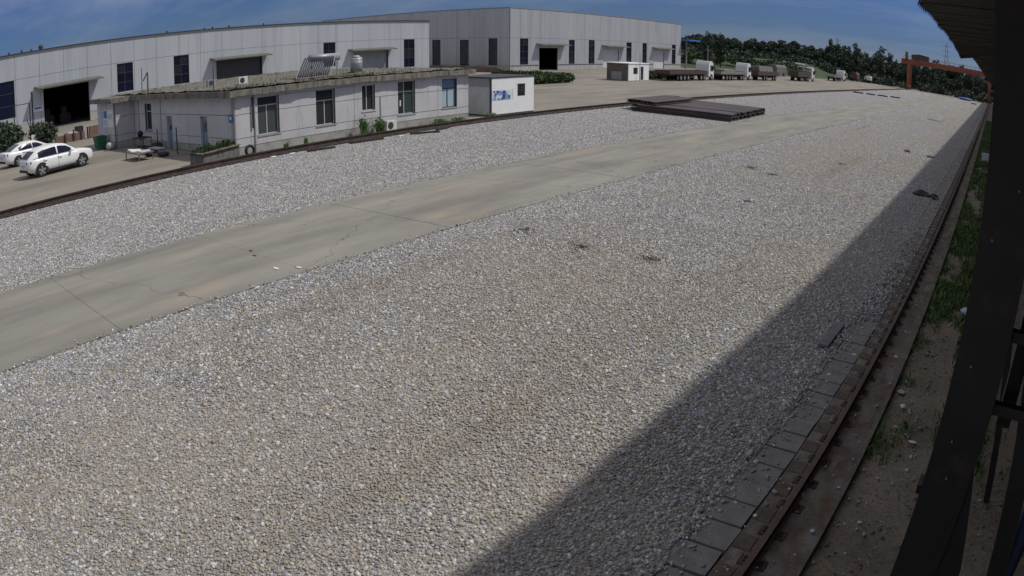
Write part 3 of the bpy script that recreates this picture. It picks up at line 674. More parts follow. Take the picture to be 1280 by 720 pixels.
# near column: gusset, rungs, bolts, blue pipe
mb = MB(); mb.prism([(.217, 3.6), (.217, 2.6), (.35, 2.6), (.33, 3.1)], 'y', 2.80, 2.82); mb.build('gusset', 'black_steel', CN)
for z, x1 in ((3.86, 1.3), (4.17, 1.3), (4.46, 1.3), (4.78, 1.2)):
    mb = MB(); mb.box(.22, x1, 2.82, 2.87, z, z + .045); mb.build('rung', 'black_steel', CN)
mb = MB(); mb.box(.262, .33, 2.97, 3.04, 3.75, 5.8); mb.build('hanger', 'black_steel', CN)
mb = MB(); mb.box(.375, .45, 2.97, 3.03, 3.9, 5.8); mb.build('hanger', 'black_steel', CN)
mb = MB(); mb.cyl((.03, 2.785, 3.5), (.03, 2.785, 3.51), .005, n=6)
for (x, z) in ((.07, 4.05), (.055, 4.55), (.14, 4.75), (.10, 3.55), (.075, 3.72)):
    mb = MB(); mb.cyl((x, 2.79, z), (x, 2.775, z), .0045, n=8); mb.build('bolt', 'bolt', CN)
PB = MB(); PB.cyl((.68, 3.1, -.1), (.56, 2.95, 4.05), .048, n=12); pb = PB.build('pipe', 'blue_pipe', None, True)
tag(pb, 'dark blue steel pipe leaning by the braces of the nearest canopy column', 'pipe')

# ------------------------------------------------------------------ shed (low grey building)
SX, SY = -32.3, 19.1
SH = thing('grey_shed', 'low grey rendered building with mossy flat roof and five front windows', 'building', (-38, 24, 0))
FF = ('x', SX, 1); FL = ('y', SY, -1); FP = ('y', 17.6, -1); FPX = ('x', -45.9, 1)
wins = [(20.5, 21.87, .86, 2.86), (24.32, 25.67, .86, 2.84), (27.64, 28.64, 1.34, 2.83), (30.46, 31.9, .84, 2.87), (34.27, 35.68, .93, 2.80)]
rows = [0, .42, .86, 2.08, 3.05]; rm = {0: 'shed_base'}
panel_wall(SH, FF, [19.1, 27.05, 33.9, 36.8], rows, wins, 'shed_wall', gap=.03, rowmat=rm)
dl = [(-44.0, -42.9, 1.03, 2.74), (-40.65, -39.75, .02, 2.03), (-36.15, -35.2, .02, 2.06)]
panel_wall(SH, FL, [-45.88, -41.7, -37.6, -32.55], rows, dl, 'shed_wall', gap=.03, rowmat=rm)
panel_wall(SH, FP, [-49.4, -46.0], rows, [], 'shed_wall', gap=.03, rowmat=rm)
panel_wall(SH, FPX, [17.63, 19.066], rows, [], 'shed_wall', gap=.03, rowmat=rm)
mb = MB(); mb.box(SX, SX - .25 + .02, SY, SY + .02, 0, 3.05)
mb = MB(); mb.box(SX - .25 - .02, SX + .03, SY - .03, SY - .003, 0, 3.05); mb.build('corner_strip', 'shed_base', SH)
mb = MB(); mb.box(-49.4, SX - .23, 36.55, 36.8, 0, 3.05); mb.box(-49.4, -49.15, 17.85, 36.54, 0, 3.05); mb.build('wall', 'shed_wall', SH)
mb = MB(); mb.box(-49.1, SX - .26, 19.4, 36.5, .0, .03); mb.build('floor', 'shed_base', SH)
# roof slab with ragged eave
mb = MB()
def eave(axis, fixed, out_, a0, a1, n):
    for k in range(n):
        u0, u1 = a0 + (a1 - a0) * k / n, a0 + (a1 - a0) * (k + 1) / n
        dz = -.02 + .05 * mnoise.noise((u0 * .7, fixed, 1.0)) + random.uniform(-.018, .01); do = .06 * mnoise.noise((u0 * .9, fixed, 4.0)) + random.uniform(-.015, .01)
        if axis == 'x': mb.box(fixed, fixed + out_ + do, u0, u1, 3.05 + dz, 3.36 + dz * .5)
        else: mb.box(u0, u1, fixed, fixed + out_ - do, 3.05 + dz, 3.36 + dz * .5)
eave('x', -32.4, .5, 18.62, 37.1, 92); eave('y', 19.2, -.58, -45.4, -32.41, 64); eave('y', 19.2, -2.0, -50.0, -45.41, 22)
mb.build('eave', 'slab', SH)
mb = MB(); mb.box(-50.0, -32.403, 19.203, 37.1, 3.06, 3.35); mb.build('roof_slab', 'slab', SH)
# lumpy moss and litter layer on the roof
nx, ny = 60, 60; V = []; 
for j in range(ny):
    for i in range(nx):
        x = -49.9 + 17.9 * i / (nx - 1); yy = 18.75 + 18.2 * j / (ny - 1)
        V.append((x, yy, 3.37 + .05 + .07 * mnoise.noise((x * .9, yy * .9, 1)) + .05 * mnoise.noise((x * 3, yy * 3, 5))))
Fc = [(j * nx + i, j * nx + i + 1, (j + 1) * nx + i + 1, (j + 1) * nx + i) for j in range(ny - 1) for i in range(nx - 1)]
o = np_obj('moss_layer', V, Fc, 'roof_top', SH)
rng = np.random.default_rng(3); n = 2600
px = rng.uniform(-49.5, -32.0, n); py = rng.uniform(18.8, 36.9, n)
edge = rng.random(n) < .5; px = np.where(edge, -32.1 - rng.exponential(.5, n), px)
dens = np.array([mnoise.noise((a * .35, b * .35, 7)) for a, b in zip(px, py)]) + .15; k_ = dens > rng.uniform(-.2, .45, n); px, py = px[k_], py[k_]
V, Fc = blades(px, py, np.full(len(px), 3.38), rng.uniform(.04, .22, len(px)), .02, rng, 1.2)
o = np_obj('roof_grass', V, Fc, 'dry', SH); o['kind'] = 'stuff'
k_ = rng.random(len(px)) < .22
V, Fc = blades(px[k_] + .1, py[k_], np.full(k_.sum(), 3.38), rng.uniform(.06, .26, k_.sum()), .025, rng, .9)
o = np_obj('roof_moss', V, Fc, 'hedge', SH); o['kind'] = 'stuff'
dk = lambda top, k: 'dark_glass'
window(SH, FF, *wins[0], panes=lambda top, k: 'dark_glass' if top else 'mid_glass', vs=(.47,), hs=(.76,), sill='shed_base', transom_only=True)
window(SH, FF, *wins[1], panes='dark_glass', vs=(.5,), hs=(.69,), sill='shed_base', transom_only=True)
window(SH, FF, *wins[2], panes='dark_glass', vs=(.45,), hs=(), sill='frame_white')
w = window(SH, FF, *wins[3], panes=lambda top, k: ('mid_glass' if k == 0 else 'dark_glass') if top else ('dark_glass' if k == 0 else 'green_glass'), vs=(.42,), hs=(.68,), sill='shed_base')
mb = MB(); mb.prism([(SX - .17, 1.2), (SX - .16, 2.2), (SX - .15, 2.2), (SX - .16, 1.2)], 'y', 30.62, 30.75); mb.prism([(SX - .17, 1.0), (SX - .15, 1.7), (SX - .14, 1.7), (SX - .16, 1.0)], 'y', 30.76, 30.86); mb.build('curtain', 'paper', w)
mb = MB()
for k in range(1, 5): mb.box(SX - .118, SX - .108, 31.07 + k * .155 - .012, 31.07 + k * .155 + .012, .9, 2.15)
for z in (1.1, 1.35, 1.6, 1.85): mb.box(SX - .107, SX - .10, 31.08, 31.84, z, z + .02)
mb.build('grille', 'frame_dark', w)
window(SH, FF, *wins[4], frame='frame_dark', panes=lambda top, k: 'pale_blue_glass' if top else 'pale_glass', vs=(.46,), hs=(.66,), sill='shed_base', transom_only=True)
window(SH, FL, *dl[0], panes='dark_glass', vs=(), hs=(.7,), sill='shed_base')
for (u0, u1, z0, z1) in dl[1:]:
    mb = MB(); wb(mb, FL, u0, u0 + .06, -.13, .045, z0, z1); wb(mb, FL, u1 - .06, u1, -.13, .045, z0, z1); wb(mb, FL, u0 + .06, u1 - .06, -.13, .045, z1 - .06, z1)
    d = mb.build('door', 'frame_white', SH)
    mb = MB(); wb(mb, FL, u0 + .06, u1 - .06, -.12, -.08, z0, z1 - .06); mb.build('leaf', 'pale_blue_glass', d)
    mb = MB(); wb(mb, FL, u0 + .25, u1 - .2, -.078, -.07, z0 + 1.1, z1 - .25); mb.build('pane', 'mid_glass', d)
    mb = MB(); wb(mb, FL, u1 - .17, u1 - .13, -.078, -.03, z0 + .95, z0 + 1.1); mb.build('handle', 'galv', d)
# conduits on the walls
mb = MB(); mb.box(SX + .03, SX + .09, 20.25, 20.31, .0, 3.0); mb.build('conduit', 'galv', SH)
mb = MB(); mb.box(SX + .09, SX + .14, 20.1, 20.18, 1.3, 2.9); mb.build('downpipe', 'black_trim', SH)
mb = MB(); mb.box(SX + .03, SX + .07, 29.0, 29.04, .6, 2.1); mb.build('conduit', 'galv', SH)
mb = MB(); wb(mb, FL, -41.45, -41.4, .03, .07, .0, 3.0); mb.build('conduit', 'galv', SH)
mb = MB(); wb(mb, FL, -45.0, -44.95, .03, .07, .0, 3.0); mb.build('conduit', 'galv', SH)
# notices and signs fixed on the shed
def board(name, F, u0, u1, z0, z1, mat, label, cat, d=.03, extra=()):
    mb = MB(); wb(mb, F, u0, u1, d + .002, d + .03, z0, z1)
    cx_, cz_ = (u0 + u1) / 2, z0
    t_ = thing(name, label, cat, (F[1] + F[2] * d, cx_, z0) if F[0] == 'x' else (cx_, F[1] + F[2] * d, z0))
    mb.build('panel', mat, t_)
    for (a, b, c_, d_, mm, nm) in extra:
        q = MB(); wb(q, F, a, b, d + .032, d + .036, c_, d_); q.build(nm, mm, t_)
    return t_
board('wall_sign', FL, -32.85, -32.42, 1.72, 2.14, 'sign_blue', 'small square blue sign with white mark at the shed corner', 'sign', extra=[(-32.72, -32.54, 1.86, 2.02, 'paper', 'mark')])
board('notice_board', FP, -49.3, -48.45, 1.45, 2.4, 'paper_blue', 'pale grey blank notice board at the far end of the shed', 'notice', extra=[])
board('notice_board', FP, -48.1, -46.15, 1.4, 2.55, 'paper', 'white and blue notice board beside the pale grey board on the shed', 'notice',
      extra=[(-48.0, -47.3, 2.0, 2.5, 'sign_blue', 'sheet'), (-47.2, -46.3, 1.95, 2.3, 'paper_blue', 'sheet'), (-48.0, -47.2, 1.5, 1.9, 'paper_blue', 'sheet')])
# air conditioner on the ground and on the roof
def ac_unit(name, loc, label, mat='ac_white', s=1.0):
    t_ = thing(name, label, 'air conditioner', loc)
    x, y, z = loc
    mb = MB(); mb.box(x - .15 * s, x + .15 * s, y - .4 * s, y + .4 * s, z + .05, z + .62 * s); mb.build('casing', mat, t_)
    mb = MB(); mb.cyl((x + .15 * s, y - .1 * s, z + .34 * s), (x + .158 * s, y - .1 * s, z + .34 * s), .22 * s, n=18); mb.build('fan_grille', 'mid_glass', t_)
    for q in (-.27, .27):
        mb = MB(); mb.box(x - .13, x + .13, y + (q - .03) * s, y + (q + .03) * s, z, z + .05); mb.build('foot', 'black_trim', t_)
    return t_
ac_unit('outdoor_unit', (-31.95, 29.5, .0), 'white air conditioner outdoor unit standing at the foot of the shed wall')
# roof things
def pole(name, p0, h, r, mat, label, cat='pole', extra=None, group=None):
    t_ = thing(name, label, cat, p0, group)
    mb = MB(); mb.cyl(p0, (p0[0], p0[1], p0[2] + h), r, r * .85, 8); mb.build('shaft', mat, t_)
    if extra: extra(t_)
    return t_
def arm(t_):
    mb = MB(); mb.bar((-38.0, 16.45 + 2.3, 4.75), (-38.2, 16.1 + 2.3, 4.35), .05, .05); mb.build('bracket', 'rusty_pipe', t_)
pole('roof_pole', (-44.0, 18.95, 3.38), 1.65, .03, 'rusty_pipe', 'thin dark bare pole standing on the shed roof edge')
pole('roof_pole', (-43.0, 18.95, 3.38), 1.35, .05, 'rusty_pipe', 'rusty pole with a bent bracket on the shed roof', extra=lambda t_: (lambda b: b.build('bracket', 'rusty_pipe', t_))(MB().bar((-43.05, 18.95, 4.7), (-43.65, 18.9, 4.2), .05, .05)))
pole('roof_pole', (-34.6, 19.2, 3.38), 1.3, .03, 'rusty_pipe', 'reddish rusty pole above the middle of the end wall')
def penthouse():
    ac_unit('outdoor_unit', (-38.5, 21.2, 3.4), 'grey old air conditioner unit on the roof beside the reddish pole', s=.72, mat='tank')
    ac_unit('outdoor_unit', (-36.5, 22.2, 3.4), 'white air conditioner unit standing on the mossy shed roof', s=.75)
penthouse()
SW = thing('solar_heater', 'solar water heater with steel tank and dark tubes on the shed roof', 'water heater', (-35, 26, 3.4))
mb = MB(); mb.cyl((-36.2, 26.9, 4.55), (-36.2, 29.1, 4.55), .24, n=18); mb.build('tank', 'tank', SW, True)
for k in range(14):
    yy = 24.6 + .165 * k
    mb = MB(); mb.cyl((-34.3, yy, 3.55), (-36.0, yy + 1.8, 4.6), .045, n=7); mb.build('tube', 'tube', SW, True)
mb = MB()
mb.bar((-34.2, 24.4, 3.5), (-34.2, 26.9, 3.5), .06, .06); mb.bar((-34.2, 24.4, 3.45), (-36.0, 26.2, 4.6), .05, .05); mb.bar((-34.2, 26.9, 3.45), (-36.0, 28.7, 4.6), .05, .05)
mb.bar((-36.2, 27.0, 3.4), (-36.2, 27.0, 4.25), .05, .05); mb.bar((-36.2, 29.0, 3.4), (-36.2, 29.0, 4.25), .05, .05); mb.build('frame', 'galv', SW)
ST = thing('water_tank', 'upright steel water tank standing on the shed roof by the heater', 'tank', (-36, 30.4, 3.4))
mb = MB(); mb.cyl((-36, 30.4, 3.5), (-36, 30.4, 4.4), .38, n=20); mb.cyl((-36, 30.4, 4.4), (-36, 30.4, 4.55), .38, .15, n=20); mb.build('barrel', 'tank', ST, True)
mb = MB(); mb.box(-36.4, -35.6, 30.0, 30.8, 3.38, 3.5); mb.build('plinth', 'slab', ST)
for k in range(3):
    mb = MB(); mb.cyl((-36, 30.4, 3.75 + .25 * k), (-36, 30.4, 3.79 + .25 * k), .39, n=20); mb.build('band', 'galv', ST)

# ------------------------------------------------------------------ warehouses
def ybreaks(a, b, step): 
    n = max(1, round((b - a) / step)); return [a + (b - a) * k / n for k in range(n + 1)]
LW = thing('left_warehouse'.replace('left_', 'long_'), 'long pale grey warehouse with upright cladding behind the low shed', 'warehouse', (-79.2, 40, 0))
LF = ('x', -79.2, 1)
lwin = [(30.9, 33.0, 2.6, 5.85), (38.45, 40.55, 2.5, 5.9), (61.1, 63.15, 2.6, 5.9), (76.0, 78.2, 1.7, 5.9), (13.0, 17.97, 2.0, 5.95)]
ldoor = [(21.5, 27.25, .02, 4.4), (44.4, 51.2, .02, 4.75), (66.4, 72.9, .02, 4.4)]
panel_wall(LW, LF, ybreaks(-30, 81.3, 3.0), [0, 1.05, 5.95, 8.55], lwin + ldoor, 'clad_v', gap=.035, rowmat={0: 'plinth'})
mb = MB(); mb.box(-130, -79.42, 81.05, 81.3, 0, 8.55); mb.box(-130, -79.42, -30, -29.75, 0, 8.55); mb.box(-130.2, -130.0, -30, 81.3, 0, 8.55); mb.build('wall', 'clad_v', LW)
mb = MB(); mb.box(-131, -79.05, -30.3, 81.45, 8.552, 8.68); mb.build('roof', 'roof_grey', LW)
mb = MB(); mb.box(-79.6, -79.0, -30.3, 81.45, 8.683, 8.78); mb.build('gutter', 'frame_dark', LW)
for w_ in lwin: window(LW, LF, *w_, frame='frame_dark', panes=lambda top, k: random.choice(('blue_glass', 'blue_glass', 'dark_glass', 'car_glass')), vs=(.5,), hs=(.33, .66), depth=.1, fw=.07)
def door_canopy(parent, F, u0, u1, z, dep=1.3, mat='canopy_grey'):
    mb = MB(); ax, pl, sg = F
    pr = [(pl + sg * .03, z + .35), (pl + sg * dep, z + .12), (pl + sg * dep, z), (pl + sg * .03, z + .2)]
    if ax == 'x': mb.prism(pr if sg > 0 else pr[::-1], 'y', u0, u1)
    mb.build('door_canopy', mat, parent)
door_canopy(LW, LF, 20.4, 28.6, 4.5, 1.8); door_canopy(LW, LF, 43.5, 52.0, 4.8); door_canopy(LW, LF, 65.4, 73.6, 4.5)
# closed grey shutters in two of the openings
for (u0, u1, z0, z1), mt in ((ldoor[1], 'frame_dark'), (ldoor[2], 'grey_door')):
    d = MB(); wb(d, LF, u0, u1, -.35, -.3, z0, z1); d.build('shutter', mt, LW)
for (yy, s, xx) in ((14.6, .75, -80.2), (17.6, .3, -80), (19.2, .35, -80), (20.4, .3, -80), (22.4, .8, -83), (38.0, .3, -80.0), (43.2, .25, -80), (44.4, .3, -80), (46.8, .32, -80), (52.0, .3, -80)):
    mb = MB(); mb.cyl((xx, yy, 8.68), (xx, yy, 8.78 + s * .4), s * .3, n=10)
    rings = [[(xx + math.cos(q * math.pi / 5) * s * .42 * math.cos(e), yy + math.sin(q * math.pi / 5) * s * .42 * math.cos(e), 8.8 + s * .55 + s * .35 * math.sin(e)) for q in range(10)] for e in (-1.2, -.6, 0, .6, 1.2)]
    mb.loft(rings); mb.build('roof_ventilator', 'frame_dark', LW)
mb = MB(); mb.box(-79.17, -79.1, 20.0, 20.12, 0, 4.4); mb.build('downpipe', 'black_trim', LW)
# dim machines inside the open doorway
for k, (yy, lab) in enumerate(((23.2, 'dim red machine on the left inside the dark warehouse doorway'), (25.4, 'dim red machine on the right inside the dark warehouse doorway'))):
    t_ = thing('machine', lab, 'machine', (-84, yy, 0), 'machines in the dark doorway')
    mb = MB(); mb.box(-84.6, -83.4, yy - .7, yy + .7, .15, 1.2); mb.prism([(-84.5, 1.2), (-83.6, 1.2), (-83.8, 2.0), (-84.4, 2.0)], 'y', yy - .4, yy + .3); mb.build('body', 'lorry_red', t_)
    mb = MB(); mb.box(-84.5, -83.5, yy - .6, yy + .6, 0, .15); mb.build('base', 'black_trim', t_)
mb = MB(); mb.box(-129.9, -79.5, -29.7, 81.0, .0, .02); mb.build('floor', 'shed_base', LW)

RW = thing('tall_warehouse', 'taller grey warehouse with level cladding, three doors and slot windows', 'warehouse', (-79.2, 135, 0))
RF = ('x', -79.2, 1); RY = ('y', 101, -1)
rwin = [(103.8, 106.2, 1.2, 5.95), (119.1, 121.1, 1.15, 5.9), (126.2, 128.4, 1.15, 6.0), (141.5, 143.8, 1.15, 5.9), (148.9, 151.0, 1.15, 5.95), (164.2, 166.3, 1.2, 6.0)]
rdoor = [(109.5, 115.4, .02, 4.25), (131.8, 138.2, .3, 4.2), (154.5, 160.0, .1, 4.25)]
panel_wall(RW, RF, ybreaks(101, 169.4, 3.0), [0, 1.05, 6.05, 11.35], rwin + rdoor, 'clad_h', gap=.04, rowmat={0: 'plinth'})
ywin = [(-97.5, -95.4, .95, 5.85), (-90.6, -88.5, .95, 5.75), (-83.9, -81.9, 1.1, 5.95), (-104.5, -102.4, .95, 5.85)]
panel_wall(RW, RY, ybreaks(-131, -79.25, 3.0), [0, 1.05, 6.05, 11.35], ywin, 'clad_h', gap=.04, rowmat={0: 'plinth'})
mb = MB(); mb.box(-131, -79.42, 169.15, 169.4, 0, 11.35); mb.box(-131.3, -131.0, 101, 169.4, 0, 11.35); mb.build('wall', 'clad_h', RW)
mb = MB(); mb.box(-131.4, -79.1, 100.9, 169.5, 11.352, 11.48); mb.build('roof', 'roof_grey', RW)
mb = MB(); mb.box(-79.16, -79.08, 101.0, 169.4, 1.0, 1.1)
for w_ in rwin: window(RW, RF, *w_, frame='frame_dark', panes=lambda top, k: random.choice(('blue_glass', 'blue_glass', 'dark_glass', 'car_glass')), vs=(.5,), hs=(.25, .5, .75), depth=.1, fw=.07)
for w_ in ywin: window(RW, RY, *w_, frame='frame_dark', panes=lambda top, k: random.choice(('blue_glass', 'blue_glass', 'dark_glass', 'car_glass')), vs=(.5,), hs=(.25, .5, .75), depth=.1, fw=.07)
for u0, u1, z in ((108.5, 117.7, 4.75), (131.1, 140.5, 4.75), (153.6, 163.4, 4.8)): door_canopy(RW, RF, u0, u1, z, 1.6)
for (u0, u1, z0, z1), mt in ((rdoor[1], 'white_door'), (rdoor[2], 'white_door')):
    n = 8
    for k in range(n):
        d = MB(); wb(d, RF, u0, u1, -.2, -.15, z0 + (z1 - z0) * k / n + .01, z0 + (z1 - z0) * (k + 1) / n - .01); d.build('shutter_slat', mt, RW)
mb = MB(); mb.box(-79.16, -79.05, 100.93, 101.0, 0, 11.3); mb.build('corner_trim', 'clad_h', RW)
# dark trim line over the plinth
for a, b in ((101.1, 109.4), (115.5, 131.7), (138.3, 154.4), (160.1, 169.4)):
    mb = MB(); mb.box(-79.165, -79.12, a, b, 1.0, 1.1); mb.build('plinth_trim', 'frame_dark', RW)
mb = MB(); mb.box(-82, -80, 108.5, 116.5, 0, .02); 
mb = MB(); mb.box(-130, -79.5, 101.4, 169, 0, .02); mb.build('floor', 'shed_base', RW)
# blue flat canopy on a post past the warehouse end
BC = thing('blue_canopy', 'small bright blue flat canopy on a tall white post past the tall warehouse', 'canopy', (-79.2, 173, 0))
mb = MB(); mb.box(-82, -77, 169.6, 176.8, 7.3, 7.65); mb.build('roof', 'blue_roof', BC)
mb = MB(); mb.box(-79.35, -79.05, 172.6, 172.9, 0, 7.3); mb.build('post', 'galv', BC)
# low brick-like rubble wall in front of the tall warehouse's end
t_ = thing('low_wall', 'low brownish wall below the slot windows of the tall warehouse end', 'wall', (-86, 98, 0))
for k in range(7):
    mb = MB(); mb.box(-97 + 2.6 * k, -94.5 + 2.6 * k, 97.6, 98, 0, .95 + .1 * (k % 2)); mb.build('bay', 'brick_low', t_)

# ------------------------------------------------------------------ white cabin by the track
CB = thing('site_cabin', 'white site cabin with blue print and one window at the end of the shed', 'cabin', (-33.5, 41.5, 0))
cx0, cx1, cy0, cy1, cz0, cz1 = -35.6, -32.2, 39.0, 43.9, .1, 2.62
F1 = ('x', cx1, 1); F2 = ('y', cy0, -1)
cw = (41.95, 42.85, 1.25, 2.15)
mb = MB()
for r in subtract((cy0, cy1, cz0, cz1), [cw]): wb(mb, F1, r[0], r[1], -.08, 0, r[2], r[3])
mb.box(cx0, cx1 - .083, cy1 - .08, cy1, cz0, cz1); mb.box(cx0, cx0 + .08, cy0 + .083, cy1 - .083, cz0, cz1); mb.build('wall', 'cabin_white', CB)
mb = MB(); mb.box(cx0, cx1 - .083, cy0, cy0 + .08, cz0, cz1); mb.build('end_wall', 'cabin_shaded', CB)
mb = MB(); wb(mb, F2, cx0 + .1, cx1 - .12, .003, .02, 2.05, cz1 - .05); mb.build('top_panel', 'galv', CB)
mb = MB(); mb.box(cx0 - .06, cx1 + .04, cy0 - .06, cy1 + .05, cz1 + .003, cz1 + .1); mb.build('roof', 'cabin_dark', CB)
mb = MB(); mb.box(cx0, cx1 - .01, cy0 + .02, cy1 - .01, 0, cz0 - .002); mb.build('base', 'cabin_dark', CB)
mb = MB(); mb.box(cx1 - .085, cx1 + .02, cy0 - .03, cy0 - .002, cz0, cz1); mb.box(cx1 + .002, cx1 + .02, cy0, cy0 + .09, cz0, cz1); mb.build('corner_post', 'cabin_dark', CB)
window(CB, F1, *cw, frame='frame_dark', panes='dark_glass', vs=(.5,), hs=(.45,), depth=.03)
mb = MB(); wb(mb, F1, cy0 + .12, cy0 + 2.15, .002, .008, 1.08, 1.75); mb.build('printed_panel', 'print', CB)
mb = MB(); wb(mb, F1, cy0 + 2.32, cy0 + 2.36, .002, .008, 1.05, 1.8); mb.build('printed_stroke', 'sign_blue', CB)
mb = MB(); wb(mb, F2, cx0 + .35, cx0 + .6, .003, .03, 1.55, 1.62); mb.build('handle', 'cabin_dark', CB)

# guard booth
GB = thing('guard_booth', 'small booth with white front, dark door and brown side beside the trucks', 'booth', (-52.3, 96, 0))
gx0, gx1, gy0, gy1, gz = -55.0, -51.4, 92.6, 98.8, 2.5
G1 = ('x', gx1, 1); gw = (94.0, 95.3, 1.0, 1.95); gd = (96.2, 97.1, .1, 2.1)
mb = MB()
for r in subtract((gy0, gy1, .05, gz), [gw, gd]): wb(mb, G1, r[0], r[1], -.1, 0, r[2], r[3])
mb.box(gx0, gx1 - .103, gy1 - .1, gy1, .05, gz); mb.box(gx0, gx0 + .1, gy0 + .1, gy1 - .103, .05, gz); mb.build('wall', 'cabin_white', GB)
mb = MB(); mb.box(gx0, gx1 - .103, gy0, gy0 + .098, .05, gz); mb.build('side_wall', 'cabin_brown', GB)
mb = MB(); mb.box(gx0 - .1, gx1 + .1, gy0 - .1, gy1 + .1, gz + .003, gz + .12); mb.build('roof', 'cabin_white', GB)
mb = MB(); mb.box(-54.2, -52.5, gy0 - .03, gy0 - .002, .1, 1.3); mb.build('grey_board', 'galv', GB)
window(GB, G1, *gw, frame='frame_dark', panes='dark_glass', vs=(.5,), depth=.03)
mb = MB(); wb(mb, G1, gd[0], gd[1], -.09, -.05, gd[2], gd[3]); mb.build('door', 'dark_glass', GB)
mb = MB(); mb.box(gx0, gx1, gy0 + .003, gy1, 0, .048); mb.build('base', 'cabin_dark', GB)
pole('lamp_pole', (-51.0, 95.2, 0), 4.15, .06, 'galv', 'slim bare grey pole standing in front of the guard booth', 'pole')

# ------------------------------------------------------------------ hedges and bushes
def hedge(loc, lx, ly, h, n, label, seed, mat='hedge', name='hedge', cat='hedge', size=.16):
    t_ = thing(name, label, cat, loc)
    rng = np.random.default_rng(seed)
    bl = []
    k = max(2, int(max(lx, ly) / .8))
    for i in range(k):
        f = (i + .5) / k - .5
        bl.append((loc[0] + (f * lx if lx > ly else 0), loc[1] + (f * ly if ly >= lx else 0), loc[2] + h * .52 * rng.uniform(.9, 1.1), min(lx, .9 * max(1, lx / k)) / 1.6 if lx > ly else lx / 2, ly / 2 if lx > ly else .62 * ly / k + .1, h * .5))
    V, Fc = leaf_cloud(bl, n, size, rng)
    np_obj('foliage', V, Fc, mat, t_)
    mb = MB()
    for b in bl[::2]:
        mb.cyl((b[0], b[1], 0), (b[0], b[1], h * .6), .04, n=5)
    mb.build('stem', 'bark', t_)['kind'] = 'stuff'
    return t_
hedge((-53.6, 76.3, 0), 2.0, 9.6, 1.25, 5000, 'clipped green hedge standing at the end beside the white cabin', 11)
hedge((-62, 83.5, 0), 13.0, 1.6, 1.15, 5000, 'low green hedge running behind the white cabin roof', 12)
hedge((-53.2, 105.2, 0), 1.8, 10.5, 1.4, 4500, 'dark green hedge between the guard booth and the first truck', 13)
hedge((-68.5, 13.4, 0), 14.0, 3.0, 2.3, 6500, 'dark overgrown bush row below the blue warehouse window', 14, 'leaf', 'bush', 'bush', .2)
hedge((-62.2, 16.6, 0), 4.2, 2.0, 1.7, 2600, 'smaller dark bush beside the dark warehouse doorway', 15, 'leaf', 'bush', 'bush', .18)

# ------------------------------------------------------------------ yard clutter by the shed
t_ = thing('post_frame', 'tall goal-like frame of two dark posts and a crossbar by the bushes', 'frame', (-64.5, 15.4, 0))
for x, yy in ((-66.4, 14.9), (-62.6, 15.6)):
    mb = MB(); mb.cyl((x, yy, 0), (x, yy, 3.55), .05, n=8); mb.build('post', 'black_trim', t_)
mb = MB(); mb.bar((-66.5, 14.88, 3.55), (-62.5, 15.62, 3.6), .06, .06); mb.build('crossbar', 'black_trim', t_)
for i, (p0, p1, lab) in enumerate((((-62.5, 16.1, 0), (-66.5, 16.2, 2.1), 'thin pole leaning up over the bushes away from the shed'), ((-55.8, 16.2, 0), (-60.5, 16.6, 1.5), 'dark thin pole leaning behind the white hatchback'))):
    mb = MB(); mb.cyl(p0, p1, .045, n=7); tag(mb.build('leaning_pole', 'wood_dark'), lab, 'pole')
t_ = thing('short_sign', 'short post with a small white board behind the parked cars', 'sign', (-61.5, 15.6, 0))
mb = MB(); mb.cyl((-61.5, 15.6, 0), (-61.5, 15.6, .55), .04, n=7); mb.build('post', 'black_trim', t_)
mb = MB(); mb.box(-61.52, -61.42, 15.3, 15.95, .45, .95); mb.build('board', 'paper', t_)
t_ = thing('low_wall', 'low reddish brick wall with a dark gap between parked cars and shed', 'wall', (-57.3, 19, 0))
mb = MB(); mb.box(-58.2, -57.9, 16.6, 19.3, 0, .62); mb.build('bay', 'brick_low', t_)
mb = MB(); mb.box(-57.9, -57.6, 19.7, 23.2, 0, .95); mb.build('bay', 'brick_low', t_)
for yy in (17.4, 18.2, 18.9, 19.5):
    mb = MB(); mb.box(-57.88, -57.8, yy, yy + .12, 0, .95 if yy > 18 else .75); mb.build('pier', 'wood_dark', t_)
t_ = thing('white_crate', 'small pale box lying on the ledge before the dark doorway', 'box', (-64, 20.0, 0))
mb = MB(); mb.box(-64.6, -63.6, 19.6, 20.5, 0, .3); mb.build('box', 'sack', t_); mb = MB(); mb.box(-64.6, -63.6, 20.52, 21.1, 0, .7); mb.build('dark_box', 'black_trim', t_)
# tilted white van-like panel by the doorway
t_ = thing('wall_sign', 'small white and teal panel on the warehouse wall beside the dark doorway', 'sign', (-79.0, 20.6, 2.2))
mb = MB(); mb.box(-79.16, -79.1, 20.15, 21.4, 2.1, 2.7); mb.build('panel', 'paper', t_)
mb = MB(); mb.box(-79.1, -79.09, 20.3, 21.2, 2.4, 2.6); mb.build('strip', 'sign_blue', t_)
